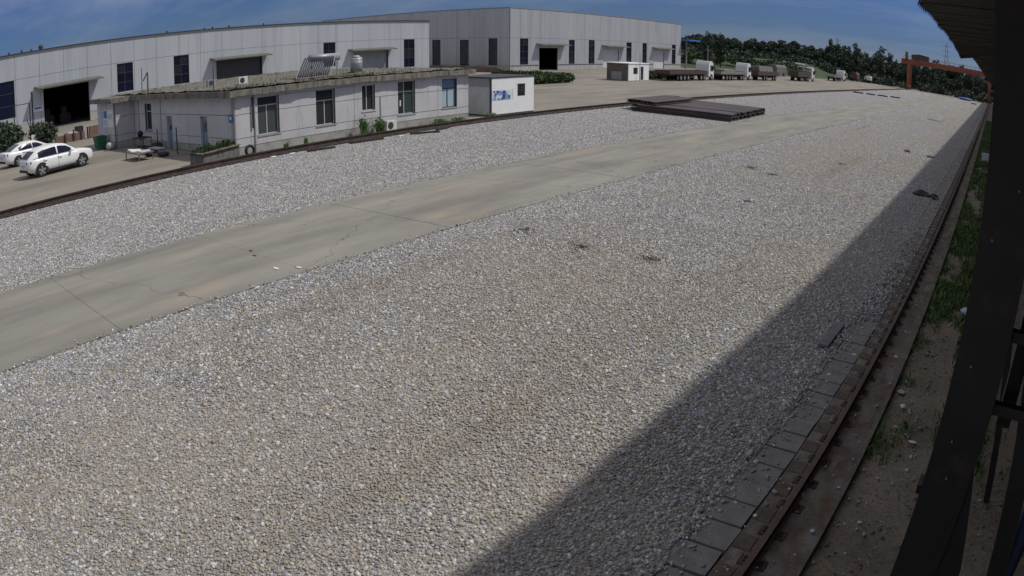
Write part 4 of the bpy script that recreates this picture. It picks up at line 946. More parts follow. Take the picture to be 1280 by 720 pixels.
# bin, sack
t_ = thing('trash_bin', 'dark green plastic trash bin with open top beside the shed end', 'bin', (-47.3, 16.9, 0))
mb = MB()
lo, hi = [(-47.6, 16.6), (-47.0, 16.6), (-47.0, 17.2), (-47.6, 17.2)], [(-47.72, 16.5), (-46.9, 16.5), (-46.9, 17.3), (-47.72, 17.3)]
mb.add([(x, y, .08) for x, y in lo] + [(x, y, .92) for x, y in hi] + [(x * .9 + -47.31 * .1, y * .9 + 16.9 * .1, .92) for x, y in hi] + [(x * .9 + -47.3 * .1, y * .9 + 16.9 * .1, .3) for x, y in lo],
       [(0, 1, 5, 4), (1, 2, 6, 5), (2, 3, 7, 6), (3, 0, 4, 7), (4, 5, 9, 8), (5, 6, 10, 9), (6, 7, 11, 10), (7, 4, 8, 11), (8, 9, 13, 12), (9, 10, 14, 13), (10, 11, 15, 14), (11, 8, 12, 15), (12, 13, 14, 15), (3, 2, 1, 0)])
mb.build('body', 'bin_green', t_)
mb = MB(); mb.box(-47.8, -46.85, 17.3, 17.34, .9, .98); mb.build('lid', 'paper', t_)
for x in (-47.5, -47.1):
    mb = MB(); mb.cyl((x - .04, 17.22, .09), (x + .04, 17.22, .09), .09, n=10); mb.build('wheel', 'tyre', t_)
def lump(name, loc, sx, sy, sz, mat, label, cat, seed, group=None):
    rng = random.Random(seed); rings = []
    for e in (-1.4, -.8, -.2, .4, .9, 1.35):
        rings.append([(loc[0] + sx * math.cos(e) * math.cos(a) * rng.uniform(.8, 1.15), loc[1] + sy * math.cos(e) * math.sin(a) * rng.uniform(.8, 1.15), loc[2] + sz * (1 + math.sin(e)) / 2 * rng.uniform(.92, 1.05)) for a in [2 * math.pi * k / 12 for k in range(12)]])
    mb = MB(); mb.loft(rings); o = mb.build(name, mat, None, True); return tag(o, label, cat, group)
lump('sack', (-46.0, 17.15, 0), .42, .3, .5, 'sack', 'pale full sack on the ground beside the green bin', 'sack', 1)
# tables and grills
def table(name, x0, x1, y0, y1, h, mat, label, top=.05, shelf=False, clutter=()):
    t_ = thing(name, label, 'table', ((x0 + x1) / 2, (y0 + y1) / 2, 0))
    mb = MB(); mb.box(x0, x1, y0, y1, h - top, h); mb.build('tabletop', mat, t_)
    for x in (x0 + .06, x1 - .06):
        for yy in (y0 + .06, y1 - .06):
            mb = MB(); mb.box(x - .025, x + .025, yy - .025, yy + .025, 0, h - top); mb.build('leg', 'wood', t_)
    if shelf:
        mb = MB(); mb.box(x0 + .1, x1 - .1, y0 + .1, y1 - .1, .2, .24); mb.build('shelf', mat, t_)
    return t_
table('table', -39.4, -37.3, 15.6, 16.6, .45, 'wood', 'low wooden table with white sheets in the yard before the shed')
for k, (a, b, c_, d_, mt, lab) in enumerate(((-39.2, -38.5, 15.7, 16.3, 'paper', 'crumpled white sheet on the low wooden table'), (-38.2, -37.6, 15.9, 16.5, 'paper_blue', 'pale bluish sheet at the other end of the low table'))):
    mb = MB(); mb.hexa([(a, c_, .452), (b, c_, .452), (b, d_, .452), (a, d_, .452), (a + .05, c_, .5 + .1 * (k == 0)), (b, c_, .48), (b - .05, d_, .54), (a, d_, .49)]); tag(mb.build('paper_sheet', mt), lab, 'sheet')
table('workbench', -42.9, -41.5, 17.6, 18.4, .8, 'wood_dark', 'dark cluttered workbench standing against the shed end wall', shelf=True)
lump('black_bundle', (-42.5, 18.0, .8), .2, .2, .4, 'bag_black', 'black bundle on top of the dark workbench', 'bundle', 4)
lump('dark_heap', (-40.9, 18.4, 0), .5, .35, .5, 'wood_dark', 'dark heap on the ground left of the first door of the shed', 'heap', 5)
mb = MB(); mb.box(-40.4, -38.9, 17.6, 18.1, .25, .3); mb.box(-40.3, -40.2, 17.7, 18.0, 0, .25); mb.box(-39.1, -39.0, 17.7, 18.0, 0, .25); tag(mb.build('bench', 'sack'), 'pale low bench plank in front of the first shed door', 'bench')
lump('dark_heap', (-37.6, 17.3, 0), .55, .3, .25, 'wood_dark', 'flat dark scrap lying at the foot of the second yard post', 'heap', 6)
lump('dark_heap', (-38.6, 16.9, 0), .35, .3, .3, 'bag_black', 'small black scrap between low table and planter', 'heap', 8)
pole('yard_post', (-41.0, 18.55, 0), 1.25, .04, 'rusty_pipe', 'thin dark post beside the first shed door')
pole('yard_post', (-37.3, 18.1, 0), 1.5, .045, 'rusty_pipe', 'thin dark post standing between the shed doors and planter')
# planter
PL = thing('planter', 'low rendered planter full of green plants at the shed corner', 'planter', (-31.9, 17.6, 0))
c0, c1, c2 = Vector((-32.2, 16.3, 0)), Vector((-31.05, 16.45, 0)), Vector((-31.55, 18.85, 0)); c3 = c2 + (c0 - c1)
def wallseg(a, b, h0, h1, th, nm, mat):
    d = (b - a).normalized(); nrm = Vector((-d.y, d.x, 0)) * th
    z = Vector((0, 0, 1)); mb = MB(); mb.hexa([a, b, b + nrm, a + nrm, a + z * h0, b + z * h1, b + nrm + z * h1, a + nrm + z * h0]); return mb.build(nm, mat, PL)
wallseg(c0, c1, .62, .6, .12, 'side', 'stone_wall'); wallseg(c1, c2, .6, .66, .12, 'side', 'stone_wall'); wallseg(c2, c3, .66, .66, .12, 'side', 'stone_wall'); wallseg(c3, c0, .66, .62, .12, 'side', 'stone_wall')
mb = MB(); mb.bar(c0 + Vector((0, -.03, .64)), c1 + Vector((.06, -.03, .62)), .16, .05); mb.build('rim_board', 'wood', PL)
mb = MB(); mb.bar(c1 + Vector((.03, .06, .635)), c2 + Vector((.03, 0, .69)), .16, .05); mb.build('rim_board', 'wood', PL)
mb = MB(); mb.hexa([c0 + Vector((.1, .1, .5)), c1 + Vector((-.1, .1, .5)), c2 + Vector((-.1, -.1, .5)), c3 + Vector((.1, -.1, .5)), c0 + Vector((.1, .1, .56)), c1 + Vector((-.1, .1, .56)), c2 + Vector((-.1, -.1, .58)), c3 + Vector((.1, -.1, .58))]); mb.build('soil', 'soil', PL)
for k in range(7):
    f = k / 6; p = c0.lerp(c3, f) * .55 + c1.lerp(c2, f) * .45
    o = link('plant', weed_mesh('plant', 60, .25, .3 + .08 * (k % 3), 'hedge', 40 + k, 60)); o.location = (p.x - .05, p.y, .56); tag(o, ['leafy green plant at the front end of the planter', 'leafy green plant second along the planter', 'leafy green plant third along the planter', 'leafy green plant in the middle of the planter', 'leafy green plant past the middle of the planter', 'leafy green plant next to last in the planter', 'leafy green plant at the shed end of the planter'][k], 'plant', 'plants in the planter')
# tyre leaning at the corner
mb = MB(); cx_, cy2, cz_ = -31.35, 19.35, .31
rings = []
for k in range(21):
    a = 2 * math.pi * k / 20; rr = []
    for q in range(8):
        b = 2 * math.pi * q / 8; r_ = .235 + .075 * math.cos(b); rr.append((cx_ + .09 * math.sin(b) - .12 * (r_ * math.sin(a)), cy2 + r_ * math.cos(a), cz_ + r_ * math.sin(a)))
    rings.append(rr)
mb.loft(rings, cap=False); tag(mb.build('old_tyre', 'tyre', None, True), 'old black tyre leaning at the shed corner by the track', 'tyre')
# weeds along the shed wall
weeds = [((-31.7, 27.2), 1.15, .22, 'tall thin green weed at the shed wall left of the outdoor unit'), ((-31.75, 28.5), .95, .32, 'bushy green weed beside the white outdoor unit at the shed wall'), ((-31.8, 21.9), .28, .14, 'small green weed under the first shed window'), ((-31.8, 23.2), .4, .1, 'thin weed between first and second shed windows'),
         ((-31.8, 33.6), .4, .5, 'yellowish weeds below the fourth and fifth shed windows'), ((-31.8, 35.3), .3, .5, 'low green weeds below the pale fifth window'), ((-31.6, 38.3), .35, .5, 'green weeds between the shed and the white cabin')]
for k, ((x, yy), h, r_, lab) in enumerate(weeds):
    o = link('weed', weed_mesh('weed', int(160 * r_ / .3), r_, h, 'grass', 60 + k, 70)); o.location = (x, yy, 0); tag(o, lab, 'weed', 'weeds along the shed wall')
rng = np.random.default_rng(77); n = 2600
px = rng.uniform(-32.2, -30.95, n); py = rng.uniform(19.5, 43, n); kk = np.array([mnoise.noise((a * 1.2, b * .7, 2)) for a, b in zip(px, py)]) > .05; px, py = px[kk], py[kk]
V, Fc = blades(px, py, np.zeros(len(px)), rng.uniform(.03, .16, len(px)), .012, rng)
tag(np_obj('wall_foot_grass', V, Fc, 'dry'), 'sparse low grass between the shed wall and the dark rail', 'grass', None, 'stuff')
# scrap wood along the left rail
for k, (x, yy, l, a, lab) in enumerate(((-29.6, 25.6, 2.2, .1, 'black scrap timber lying beside the rail before the first window'), (-29.2, 29.6, 1.8, .35, 'black scrap timber beside the rail in line with third window'), (-29.7, 31.6, 1.4, -.2, 'short black scrap timber beside the rail past the outdoor unit'), (-29.4, 22.4, 1.6, .15, 'short dark scrap timber beside the rail near the tyre'))):
    mb = MB(); d = Vector((math.sin(a), math.cos(a), 0)) * l / 2; mb.bar(Vector((x, yy, .08)) - d, Vector((x, yy, .06)) + d, .14, .1); tag(mb.build('scrap_timber', 'wood_dark'), lab, 'timber')
for k, (x, yy, lab) in enumerate(((-29.9, 19.8, 'white scrap of foam beside the rail near the old tyre'), (-29.85, 20.9, 'smaller white scrap of foam beside the rail past the tyre'), (-29.5, 28.0, 'white stone-like scrap beside the rail near the tall weed'))):
    lump('white_scrap', (x, yy, .0), .1, .2, .06, 'paper', lab, 'scrap', 90 + k)

# ------------------------------------------------------------------ cars
def interp(t, xs, ys): return float(np.interp(t, xs, ys))
def make_car(label, loc, rz, suv):
    t_ = thing('parked_car', label, 'car', loc, 'cars parked in the yard', rz, local=True)
    if suv:
        L, W, ra, wb_, wr = 4.65, 1.88, .88, 2.78, .365
        top = ([0, .06, .2, .6, 3.2, 3.5, 4.1, 4.45, 4.6, 4.65], [.86, .98, 1.04, 1.04, 1.03, 1.03, .98, .90, .80, .66])
        bot = ([0, .25, .6, 4.2, 4.55, 4.65], [.40, .30, .24, .24, .28, .36])
        hw = ([0, .05, .14, .3, .55, 1.2, 3.4, 4.0, 4.3, 4.5, 4.6, 4.65], [.50, .66, .78, .87, .92, .94, .94, .90, .82, .70, .60, .50])
        roof = ([.08, .26, .60, 1.05, 1.7, 2.2, 2.7, 3.1, 3.6], [1.02, 1.20, 1.43, 1.56, 1.61, 1.60, 1.52, 1.29, 1.02])
        wins_ = ((.80, .81), (.74, 1.98), (2.08, 3.02))
    else:
        L, W, ra, wb_, wr = 4.75, 1.82, 1.02, 2.75, .335
        top = ([0, .06, .2, .7, 3.2, 3.6, 4.2, 4.55, 4.7, 4.75], [.82, .98, 1.02, 1.0, .97, .97, .90, .80, .72, .6])
        bot = ([0, .25, .6, 4.2, 4.6, 4.75], [.36, .28, .22, .22, .26, .34])
        hw = ([0, .05, .14, .3, .55, 1.2, 3.4, 4.1, 4.4, 4.6, 4.7, 4.75], [.48, .63, .75, .84, .88, .91, .91, .86, .78, .67, .57, .46])
        roof = ([.45, .9, 1.3, 1.7, 2.2, 2.6, 3.0, 3.6], [.99, 1.22, 1.38, 1.45, 1.46, 1.42, 1.25, .97])
        wins_ = ((.8, .81), (1.12, 2.18), (2.24, 3.10))
    mb = MB(); rings = []
    ts = np.unique(np.concatenate([np.linspace(0, L, 30), top[0], hw[0], bot[0]]))
    for t in ts:
        zt, zb, w = interp(t, *top), interp(t, *bot), interp(t, *hw)
        hs_ = [(0, zb), (.82 * w, zb), (.97 * w, zb + .10 * (zt - zb)), (w, zb + .42 * (zt - zb)), (.985 * w, zb + .70 * (zt - zb)), (.94 * w, zb + .93 * (zt - zb)), (.86 * w, zt), (.4 * w, zt + .015)]
        rings.append([(x, t, z) for x, z in hs_] + [(-x, t, z) for x, z in hs_[::-1][:-1]])
    mb.loft(rings); mb.build('body', 'car_white', t_, True)
    r0, r1 = roof[0][0], roof[0][-1]
    belt = lambda t: interp(t, *top) - .03
    def half(t, f):
        w = interp(t, *hw); zr = interp(t, *roof); zb = belt(t)
        x = w * (.90 - .22 * f ** 1.4); z = zb + (zr - .06 - zb) * f
        return x, z
    mb = MB(); rings = []
    for t in np.linspace(r0, r1, 26):
        zr = interp(t, *roof); h_ = [half(t, f) for f in (0, .35, .7, 1.0)]
        xr = h_[-1][0]
        prof = h_ + [(xr * .88, zr - .012), (xr * .5, zr)]
        rings.append([(x, t, z) for x, z in prof] + [(-x, t, z) for x, z in prof[::-1]])
    mb.loft(rings); mb.build('cabin', 'car_white', t_, True)
    # side windows, both sides
    for sgn in (1, -1):
        for (a, b) in wins_[1:]:
            mb = MB(); n = 8; vs, fs = [], []
            for k in range(n + 1):
                t = a + (b - a) * k / n
                zr = interp(t, *roof); zb = belt(t)
                lo_f = .10; hi_f = max(lo_f + .02, min(.93, (zr - .13 - zb) / max(.05, zr - .06 - zb)))
                for f in np.linspace(lo_f, hi_f, 5):
                    x, z = half(t, f); vs.append((sgn * (x + .012), t, z))
            for k in range(n):
                for q in range(4):
                    f_ = (k * 5 + q, (k + 1) * 5 + q, (k + 1) * 5 + q + 1, k * 5 + q + 1); fs.append(f_ if sgn > 0 else f_[::-1])
            mb.add(vs, fs); mb.build('side_window', 'car_glass', t_, True)
    # windscreen and rear window
    def screen(ta, tb, nm, ins=.85):
        mb = MB(); vs, fs = [], []; n = 6
        for k in range(n + 1):
            t = ta + (tb - ta) * k / n; zr = interp(t, *roof); x1 = half(t, 1.0)[0] * ins
            x1 = min(x1, half(t, 1.0)[0] - .05)
            for q in range(5): vs.append((x1 * (q - 2) / 2, t, zr + .012))
        for k in range(n):
            for q in range(4): fs.append((k * 5 + q, k * 5 + q + 1, (k + 1) * 5 + q + 1, (k + 1) * 5 + q))
        mb.add(vs, fs); mb.build(nm, 'car_glass', t_, True)
    screen(r1 - .05, roof[0][-3] + .02, 'windscreen'); screen(r0 + .05, roof[0][2] + .0, 'rear_window')
    # wheels
    for sgn in (1, -1):
        for yy in (ra, ra + wb_):
            w = interp(yy, *hw)
            mb = MB(); n = 24
            arc = [(yy + (wr + .075) * math.cos(a), max(wr + (wr + .075) * math.sin(a), .26)) for a in [math.pi * 2 * k / n for k in range(n)]]
            mb.prism(arc, 'x', sgn * (w - .10), sgn * (w + .004)); mb.build('wheel_arch', 'black_trim', t_)
            x0, x1 = sgn * (w - .2), sgn * (w + .02)
            mb = MB()
            prof = [(.0, wr * .6), (.0, wr * .93), (.03, wr), (.19, wr), (.22, wr * .93), (.22, wr * .62), (.19, wr * .60)]
            rings = [[(x0 + sgn * a, yy + r_ * math.cos(q), wr + r_ * math.sin(q)) for q in [2 * math.pi * k / 24 for k in range(24)]] for a, r_ in prof]
            mb.loft(rings); ty = mb.build('wheel', 'tyre', t_, True)
            mb = MB(); xr = x1 + sgn * .003
            for k in range(5):
                a = 2 * math.pi * k / 5 + .3; d = (math.cos(a), math.sin(a)); p_ = (-d[1], d[0])
                pts = []
                for (rr, ww) in ((.05, .05), (wr * .66, .06)):
                    for s_ in (-1, 1): pts.append((yy + d[0] * rr + p_[0] * ww * s_, wr + d[1] * rr + p_[1] * ww * s_))
                q = [pts[0], pts[1], pts[3], pts[2]]
                mb.prism(q if sgn > 0 else q[::-1], 'x', x1 - sgn * .03, xr)
            mb.cyl((x1 - sgn * .03, yy, wr), (xr + sgn * .004, yy, wr), .06, n=10); mb.build('rim', 'rim', ty)
    # lamps, trim, mirrors, handles
    for sgn in (1, -1):
        w0 = interp(.24, *hw) - .02
        mb = MB(); mb.hexa([(sgn * (w0 - .28), -.012, .84), (sgn * (w0 + .045), .22, .86), (sgn * (w0 + .04), .24, .94), (sgn * (w0 - .28), .0, .93), (sgn * (w0 - .28), .04, .84), (sgn * (w0 - .05), .26, .86), (sgn * (w0 - .05), .27, .94), (sgn * (w0 - .28), .05, .93)]); mb.build('tail_light', 'lamp_red', t_)
        wf = interp(L - .25, *hw)
        mb = MB(); mb.hexa([(sgn * (wf - .22), L - .06, .70), (sgn * (wf + .06), L - .42, .74), (sgn * (wf + .05), L - .42, .84), (sgn * (wf - .22), L - .12, .80), (sgn * (wf - .25), L - .2, .70), (sgn * (wf - .05), L - .46, .74), (sgn * (wf - .05), L - .46, .84), (sgn * (wf - .25), L - .25, .80)]); mb.build('headlight', 'black_trim', t_)
        tm = wins_[2][1] - .12; wm = interp(tm, *hw)
        mb = MB(); mb.hexa([(sgn * (wm * .88), tm - .05, 1.0), (sgn * (wm + .14), tm - .06, 1.01), (sgn * (wm + .14), tm + .06, 1.01), (sgn * wm * .88, tm + .06, 1.0), (sgn * (wm * .88), tm - .05, 1.06), (sgn * (wm + .15), tm - .07, 1.14), (sgn * (wm + .14), tm + .05, 1.14), (sgn * wm * .88, tm + .05, 1.06)]); mb.build('mirror', 'car_white', t_)
        for tt in (wins_[1][0] + .35, wins_[2][0] + .02):
            wd = interp(tt, *hw); mb = MB(); mb.box(sgn * (wd - .005), sgn * (wd + .012), tt - .02, tt + .16, .83, .86); mb.build('handle', 'black_trim' if suv else 'galv', t_)
            mb = MB(); mb.box(sgn * (wd - .03), sgn * (wd + .0035), tt - .06, tt - .052, .38, .98); mb.build('door_seam', 'black_trim', t_)
        wd = interp(2, *hw); mb = MB(); mb.box(sgn * (wd - .06), sgn * (wd - .012), ra + wr + .1, ra + wb_ - wr - .1, .225, .33); mb.build('sill_trim', 'black_trim', t_)
    mb = MB(); mb.box(-.6, .6, -.012, .08, .36, .5); mb.build('rear_bumper', 'black_trim', t_)
    mb = MB(); mb.box(-.26, .26, -.02, .03, .66, .78); mb.build('number_plate', 'paper_blue', t_)
    mb = MB(); mb.box(-.5, .5, L - .06, L + .01, .36, .55); mb.build('grille', 'black_trim', t_)
    return t_
hd = math.atan2(.47, 2.76)
def car_at(px_, py_, suv, label, ra, hwid):
    # (px_, py_): ground point under the near rear wheel
    c_, s_ = math.cos(hd), math.sin(hd)
    ox, oy = hwid * c_ - ra * (-s_), hwid * s_ + ra * c_
    make_car(label, (px_ - (hwid * c_ - ra * s_), py_ - (hwid * s_ + ra * c_), 0), hd, suv)
car_at(-40.11, 10.5, True, 'white hatchback with dark five-spoke wheels parked nearest the track', .88, .93)
car_at(-48.3, 10.95, False, 'white saloon parked partly hidden behind the white hatchback', 1.02, .89)

# ------------------------------------------------------------------ lorries
def wheel(parent, x, y, r=.5, w=.32, sgn=1):
    mb = MB(); mb.cyl((x - sgn * w, y, r), (x, y, r), r, n=18); o = mb.build('wheel', 'tyre', parent)
    mb = MB(); mb.cyl((x - sgn * .02, y, r), (x + sgn * .012, y, r), r * .52, n=14); mb.build('rim', 'rim', o)
def cab(parent, x0, x1, y0, y1):
    """white tall cab facing +Y"""
    mb = MB()
    prof = [(y0, .75), (y0, 2.75), (y0 + .25, 3.25), (y1 - .8, 3.3), (y1 - .35, 2.95), (y1 - .06, 1.75), (y1, 1.55), (y1, .55), (y0 + .9, .5)]
    mb.prism([(a, b) for a, b in prof], 'x', x0, x1); mb.build('cab', 'lorry_white', parent)
    for xx, sg in ((x1, 1), (x0, -1)):
        mb = MB(); q = [(y1 - 1.5, 1.6), (y1 - .26, 1.6), (y1 - .5, 2.6), (y1 - 1.5, 2.6)]; mb.prism(q, 'x', xx - sg * .02, xx + sg * .012); mb.build('side_window', 'car_glass', parent)
        mb = MB(); mb.box(xx, xx + sg * .01, y1 - 1.58, y1 - 1.55, .8, 2.6); mb.build('door_seam', 'black_trim', parent)
        mb = MB(); mb.box(xx + sg * .02, xx + sg * .22, y1 - .3, y1 - .16, 1.9, 2.6); mb.build('mirror', 'black_trim', parent)
        mb = MB(); n = 14; mb.prism([(y1 - 1.0 + .62 * math.cos(math.pi * k / n), .5 + .62 * math.sin(math.pi * k / n)) for k in range(n + 1)], 'x', xx - sg * .05, xx + sg * .006); mb.build('wheel_arch', 'black_trim', parent)
        wheel(parent, xx + sg * .015, y1 - 1.0, sgn=sg)
    mb = MB(); mb.hexa([(x0 + .15, y1 - .10, 1.75), (x1 - .15, y1 - .10, 1.75), (x1 - .15, y1 - .02, 1.78), (x0 + .15, y1 - .02, 1.78), (x0 + .15, y1 - .40, 2.8), (x1 - .15, y1 - .40, 2.8), (x1 - .15, y1 - .30, 2.8), (x0 + .15, y1 - .30, 2.8)]); mb.build('windscreen', 'car_glass', parent)
    mb = MB(); mb.box(x0 + .1, x1 - .1, y1 - .02, y1 + .1, .45, .85); mb.build('bumper', 'lorry_white', parent)
    mb = MB(); mb.box(x0 + .4, x1 - .4, y1 - .02, y1 + .02, .95, 1.45); mb.build('grille', 'black_trim', parent)
def bed(parent, x0, x1, y0, y1, mat, z0=1.05, z1=1.65, axles=(), load=None):
    mb = MB(); mb.box(x0, x1, y0, y1, z0, z0 + .1); mb.build('deck', 'lorry_dark', parent)
    n = max(3, int((y1 - y0) / 2.2))
    for k in range(n):
        a, b = y0 + (y1 - y0) * k / n + .03, y0 + (y1 - y0) * (k + 1) / n - .03
        for xx in (x0, x1 - .05):
            mb = MB(); mb.box(xx, xx + .05, a, b, z0 + .1, z1); mb.build('side_board', mat, parent)
    for yy in (y0, y1 - .06): 
        mb = MB(); mb.box(x0 + .055, x1 - .055, yy, yy + .06, z0 + .1, z1); mb.build('end_board', mat, parent)
    mb = MB(); mb.box(x0 + .7, x1 - .7, y0 + .2, y1 + .3, z0 - .3, z0 - .003)
    mb.box(x0 + .15, x1 - .15, y0 + (y1 - y0) * .55, y0 + (y1 - y0) * .66, .5, z0 - .3); mb.build('chassis', 'lorry_dark', parent)
    for a in axles:
        for xx, sg in ((x1 - .02, 1), (x0 + .02, -1)): wheel(parent, xx, a, sgn=sg)
    if load: load(parent)
X0, X1 = -51.6, -49.1
T = thing('flatbed_lorry', 'white cab lorry with red-brown bed beside the guard booth hedge', 'lorry', (-50.3, 112, 0), 'lorries parked in a row')
bed(T, X0, X1, 101.2, 116.0, 'lorry_red', axles=(105.4, 106.8, 108.2, 113.4, 114.7)); cab(T, X0 + .05, X1 - .02, 116.5, 118.7)
T = thing('flatbed_lorry', 'white cab lorry with grey boarded bed in the middle of the row', 'lorry', (-49.5, 128, 0), 'lorries parked in a row')
def tl(parent):
    mb = MB(); mb.box(-50.8, -48.6, 122.3, 128.5, 1.66, 1.95); mb.build('load', 'lorry_grey', parent)
bed(T, -51.0, -48.5, 120.6, 133.6, 'lorry_grey', axles=(123.6, 125.0, 126.4, 131.0, 132.2), load=tl); cab(T, -50.95, -48.52, 134.2, 136.4)
T = thing('flatbed_trailer', 'red-brown trailer under grey cover without a cab past the second lorry', 'trailer', (-48.5, 145, 0), 'lorries parked in a row')
def cover(parent):
    mb = MB(); mb.prism([(-50.2, 1.9), (-47.8, 1.9), (-48.1, 2.9), (-49.9, 2.9)], 'y', 139.6, 148.5); mb.build('cover', 'tarp_grey', parent)
bed(T, -50.2, -47.7, 138.6, 151.5, 'lorry_red', z1=1.9, axles=(142.5, 144.0, 148.5, 150.0), load=cover)
mb = MB(); mb.box(-49.6, -48.4, 151.6, 153.0, .6, .85); mb.build('drawbar', 'lorry_dark', T)
T = thing('tipper_lorry', 'lorry with rust red bed and thin white cab roof farther along the yard', 'lorry', (-47.5, 172, 0), 'lorries parked in a row')
bed(T, -49.0, -46.5, 163.5, 175.2, 'lorry_red', z1=2.3, axles=(166, 167.4, 171.5, 173)); cab(T, -48.95, -46.52, 176.0, 178.6)
mb = MB(); mb.hexa([(-48.9, 171.5, 3.32), (-46.6, 171.5, 3.32), (-46.6, 178, 3.1), (-48.9, 178, 3.1), (-48.9, 171.5, 3.5), (-46.6, 171.5, 3.5), (-46.6, 178, 3.4), (-48.9, 178, 3.4)]); mb.build('roof_deflector', 'lorry_white', T)
T = thing('white_lorry', 'small white lorry front with pale flat bed in the distance', 'lorry', (-49, 222, 0), 'lorries parked in a row')
bed(T, -50.3, -47.9, 207, 219.5, 'lorry_grey', z1=1.5, axles=(209, 216)); cab(T, -50.25, -47.92, 220, 222.9)
T = thing('flatbed_trailer', 'pale low flat trailer between the covered trailer and red tipper', 'trailer', (-56, 168, 0))
bed(T, -58, -55.5, 160, 174, 'lorry_grey', z0=.9, z1=1.35, axles=(163, 164.4, 170, 171.4))
# blue grey machine bits and parked vehicles near the gantry
for k, (x, yy, w_, l_, h_, mt, lab) in enumerate(((-52, 236, 2.4, 7, 2.6, 'tarp_grey', 'grey green covered lorry load past the small white lorry'), (-49.5, 246, 2.4, 5, 3.0, 'lorry_red', 'dark red boxy vehicle far off among parked lorries'), (-46, 254, 2.3, 5, 2.4, 'lorry_white', 'pale boxy vehicle at the far end of the lorry row'), (-60, 190, 2.5, 9, 3.0, 'tarp_grey', 'grey covered load behind the red tipper'))):
    t_ = thing('covered_lorry', lab, 'lorry', (x, yy, 0), 'far vehicles')
    mb = MB(); mb.prism([(x - w_ / 2, .9), (x + w_ / 2, .9), (x + w_ / 2, h_ * .8), (x + w_ * .3, h_), (x - w_ * .3, h_), (x - w_ / 2, h_ * .8)], 'y', yy - l_ / 2, yy + l_ / 2); mb.build('body', mt, t_)
    for yw in (-.3, .3):
        for sg in (1, -1): wheel(t_, x + sg * w_ / 2, yy + l_ * yw, sgn=sg)
# dish-like lamp mast behind the first lorry
pole('lamp_mast', (-58.5, 138, 0), 6.2, .09, 'galv', 'slim grey mast behind the lorry row', 'mast')
# concrete pipe lying on the bank
mb = MB(); mb.cyl((-69.5, 226, 3.6), (-62.0, 224, 3.4), .45, n=14); tag(mb.build('concrete_pipe', 'sack', None, True), 'long pale pipe lying on the green bank behind the lorries', 'pipe')

# ------------------------------------------------------------------ stacks of rusty steel beams
def hbeam_mesh(name, l, w=.36, h=.24):
    mb = MB(); mb.box(0, l, -w / 2, w / 2, 0, .04); mb.box(0, l, -.035, .035, .04, h - .04); mb.box(0, l, -w / 2, w / 2, h - .04, h); return mb.mesh(name, 'beam_steel')
hb = [hbeam_mesh('steel_beam', l) for l in (7.5, 7.9, 8.2, 8.5)]
G1_, G2_ = 'rusty steel beams in the stack beside the lane', 'rusty steel beams laid crosswise on the stack'
n = 26
for lay in range(2):
    for k in range(n):
        if lay == 1 and k in (6,): continue
        f = k / (n - 1)
        me = hb[(k * 7 + lay) % 4]; o = link('steel_beam', me)
        y = 50.6 + k * .405 + random.uniform(-.01, .01)
        x1 = -19.35 - .9 * f + random.uniform(-.25, .15); l = max(v.co.x for v in me.vertices)
        o.location = (x1 - l - 0, y + .0, .05 + lay * .255); o.rotation_euler = (0, 0, R(-6) * 0 + random.uniform(-.002, .002))
        tag(o, 'rusty steel beam lying in the bottom layer of the stack beside the lane' if lay == 0 else 'rusty steel beam lying in the top layer of the stack beside the lane', 'steel beam', G1_)
for k in range(8):
    me = hb[(k * 3) % 4]; o = link('steel_beam', me)
    o.location = (-25.9 - k * .39 + random.uniform(-.02, .02), 51.0 + .1 * k + random.uniform(-.25, .3), .60); o.rotation_euler = (0, 0, R(92.5) + random.uniform(-.004, .004))
    tag(o, 'rusty steel beam lying crosswise over the rail end of the big stack', 'steel beam', G2_)
for k in range(3):
    mb = MB(); mb.box(-27.5 + 3.4 * k, -27.2 + 3.4 * k, 50.2, 61.2, 0, .045); tag(mb.build('bearer', 'wood_dark'), ['timber bearer under the hidden end of the beam stack', 'timber bearer under the middle of the beam stack', 'timber bearer under the lane end of the beam stack'][k], 'timber')
# dark sleepers lying far off on the gravel
for k, (x, yy, l, a) in enumerate(((-27.6, 141.2, 2.0, 1.3), (-25.2, 142.0, 1.7, 1.2), (-23.0, 143.6, 2.0, 1.1), (-20.8, 146.5, 1.9, 1.25))):
    mb = MB(); d = Vector((math.sin(a), math.cos(a), 0)) * l / 2; mb.bar(Vector((x, yy, .12)) - d, Vector((x, yy, .12)) + d, .7, .24)
    tag(mb.build('timber_stack', 'wood_dark'), ['dark timber baulk nearest the dark rail in a far row on gravel', 'dark timber baulk second from the dark rail in the far row', 'dark timber baulk third from the dark rail in the far row', 'dark timber baulk nearest the lane in a far row on gravel'][k], 'timber', 'far row of dark timbers')

# ------------------------------------------------------------------ gantry crane
GC = thing('gantry_crane', 'orange gantry crane spanning the tracks at the far end of the yard', 'crane', (-16, 246, 0))
gy = 246
for x in (-30.3, -1.6):
    for s in (-1, 1):
        mb = MB(); mb.hexa([(x - .35, gy + s * 3.2 - .3, .9), (x + .35, gy + s * 3.2 - .3, .9), (x + .35, gy + s * 3.2 + .3, .9), (x - .35, gy + s * 3.2 + .3, .9), (x - .6, gy + s * 1.2 - .4, 8.4), (x + .6, gy + s * 1.2 - .4, 8.4), (x + .6, gy + s * 1.2 + .4, 8.4), (x - .6, gy + s * 1.2 + .4, 8.4)]); mb.build('leg', 'orange', GC)
        mb = MB(); mb.box(x - .3, x + .3, gy + s * 4.2 - 1.0, gy + s * 4.2 + 1.0, .2, .9); mb.build('bogie', 'crane_dark', GC)
    mb = MB(); mb.box(x - .28, x + .28, gy - 3.1, gy + 3.1, .95, 1.45); mb.build('sill_beam', 'orange', GC)
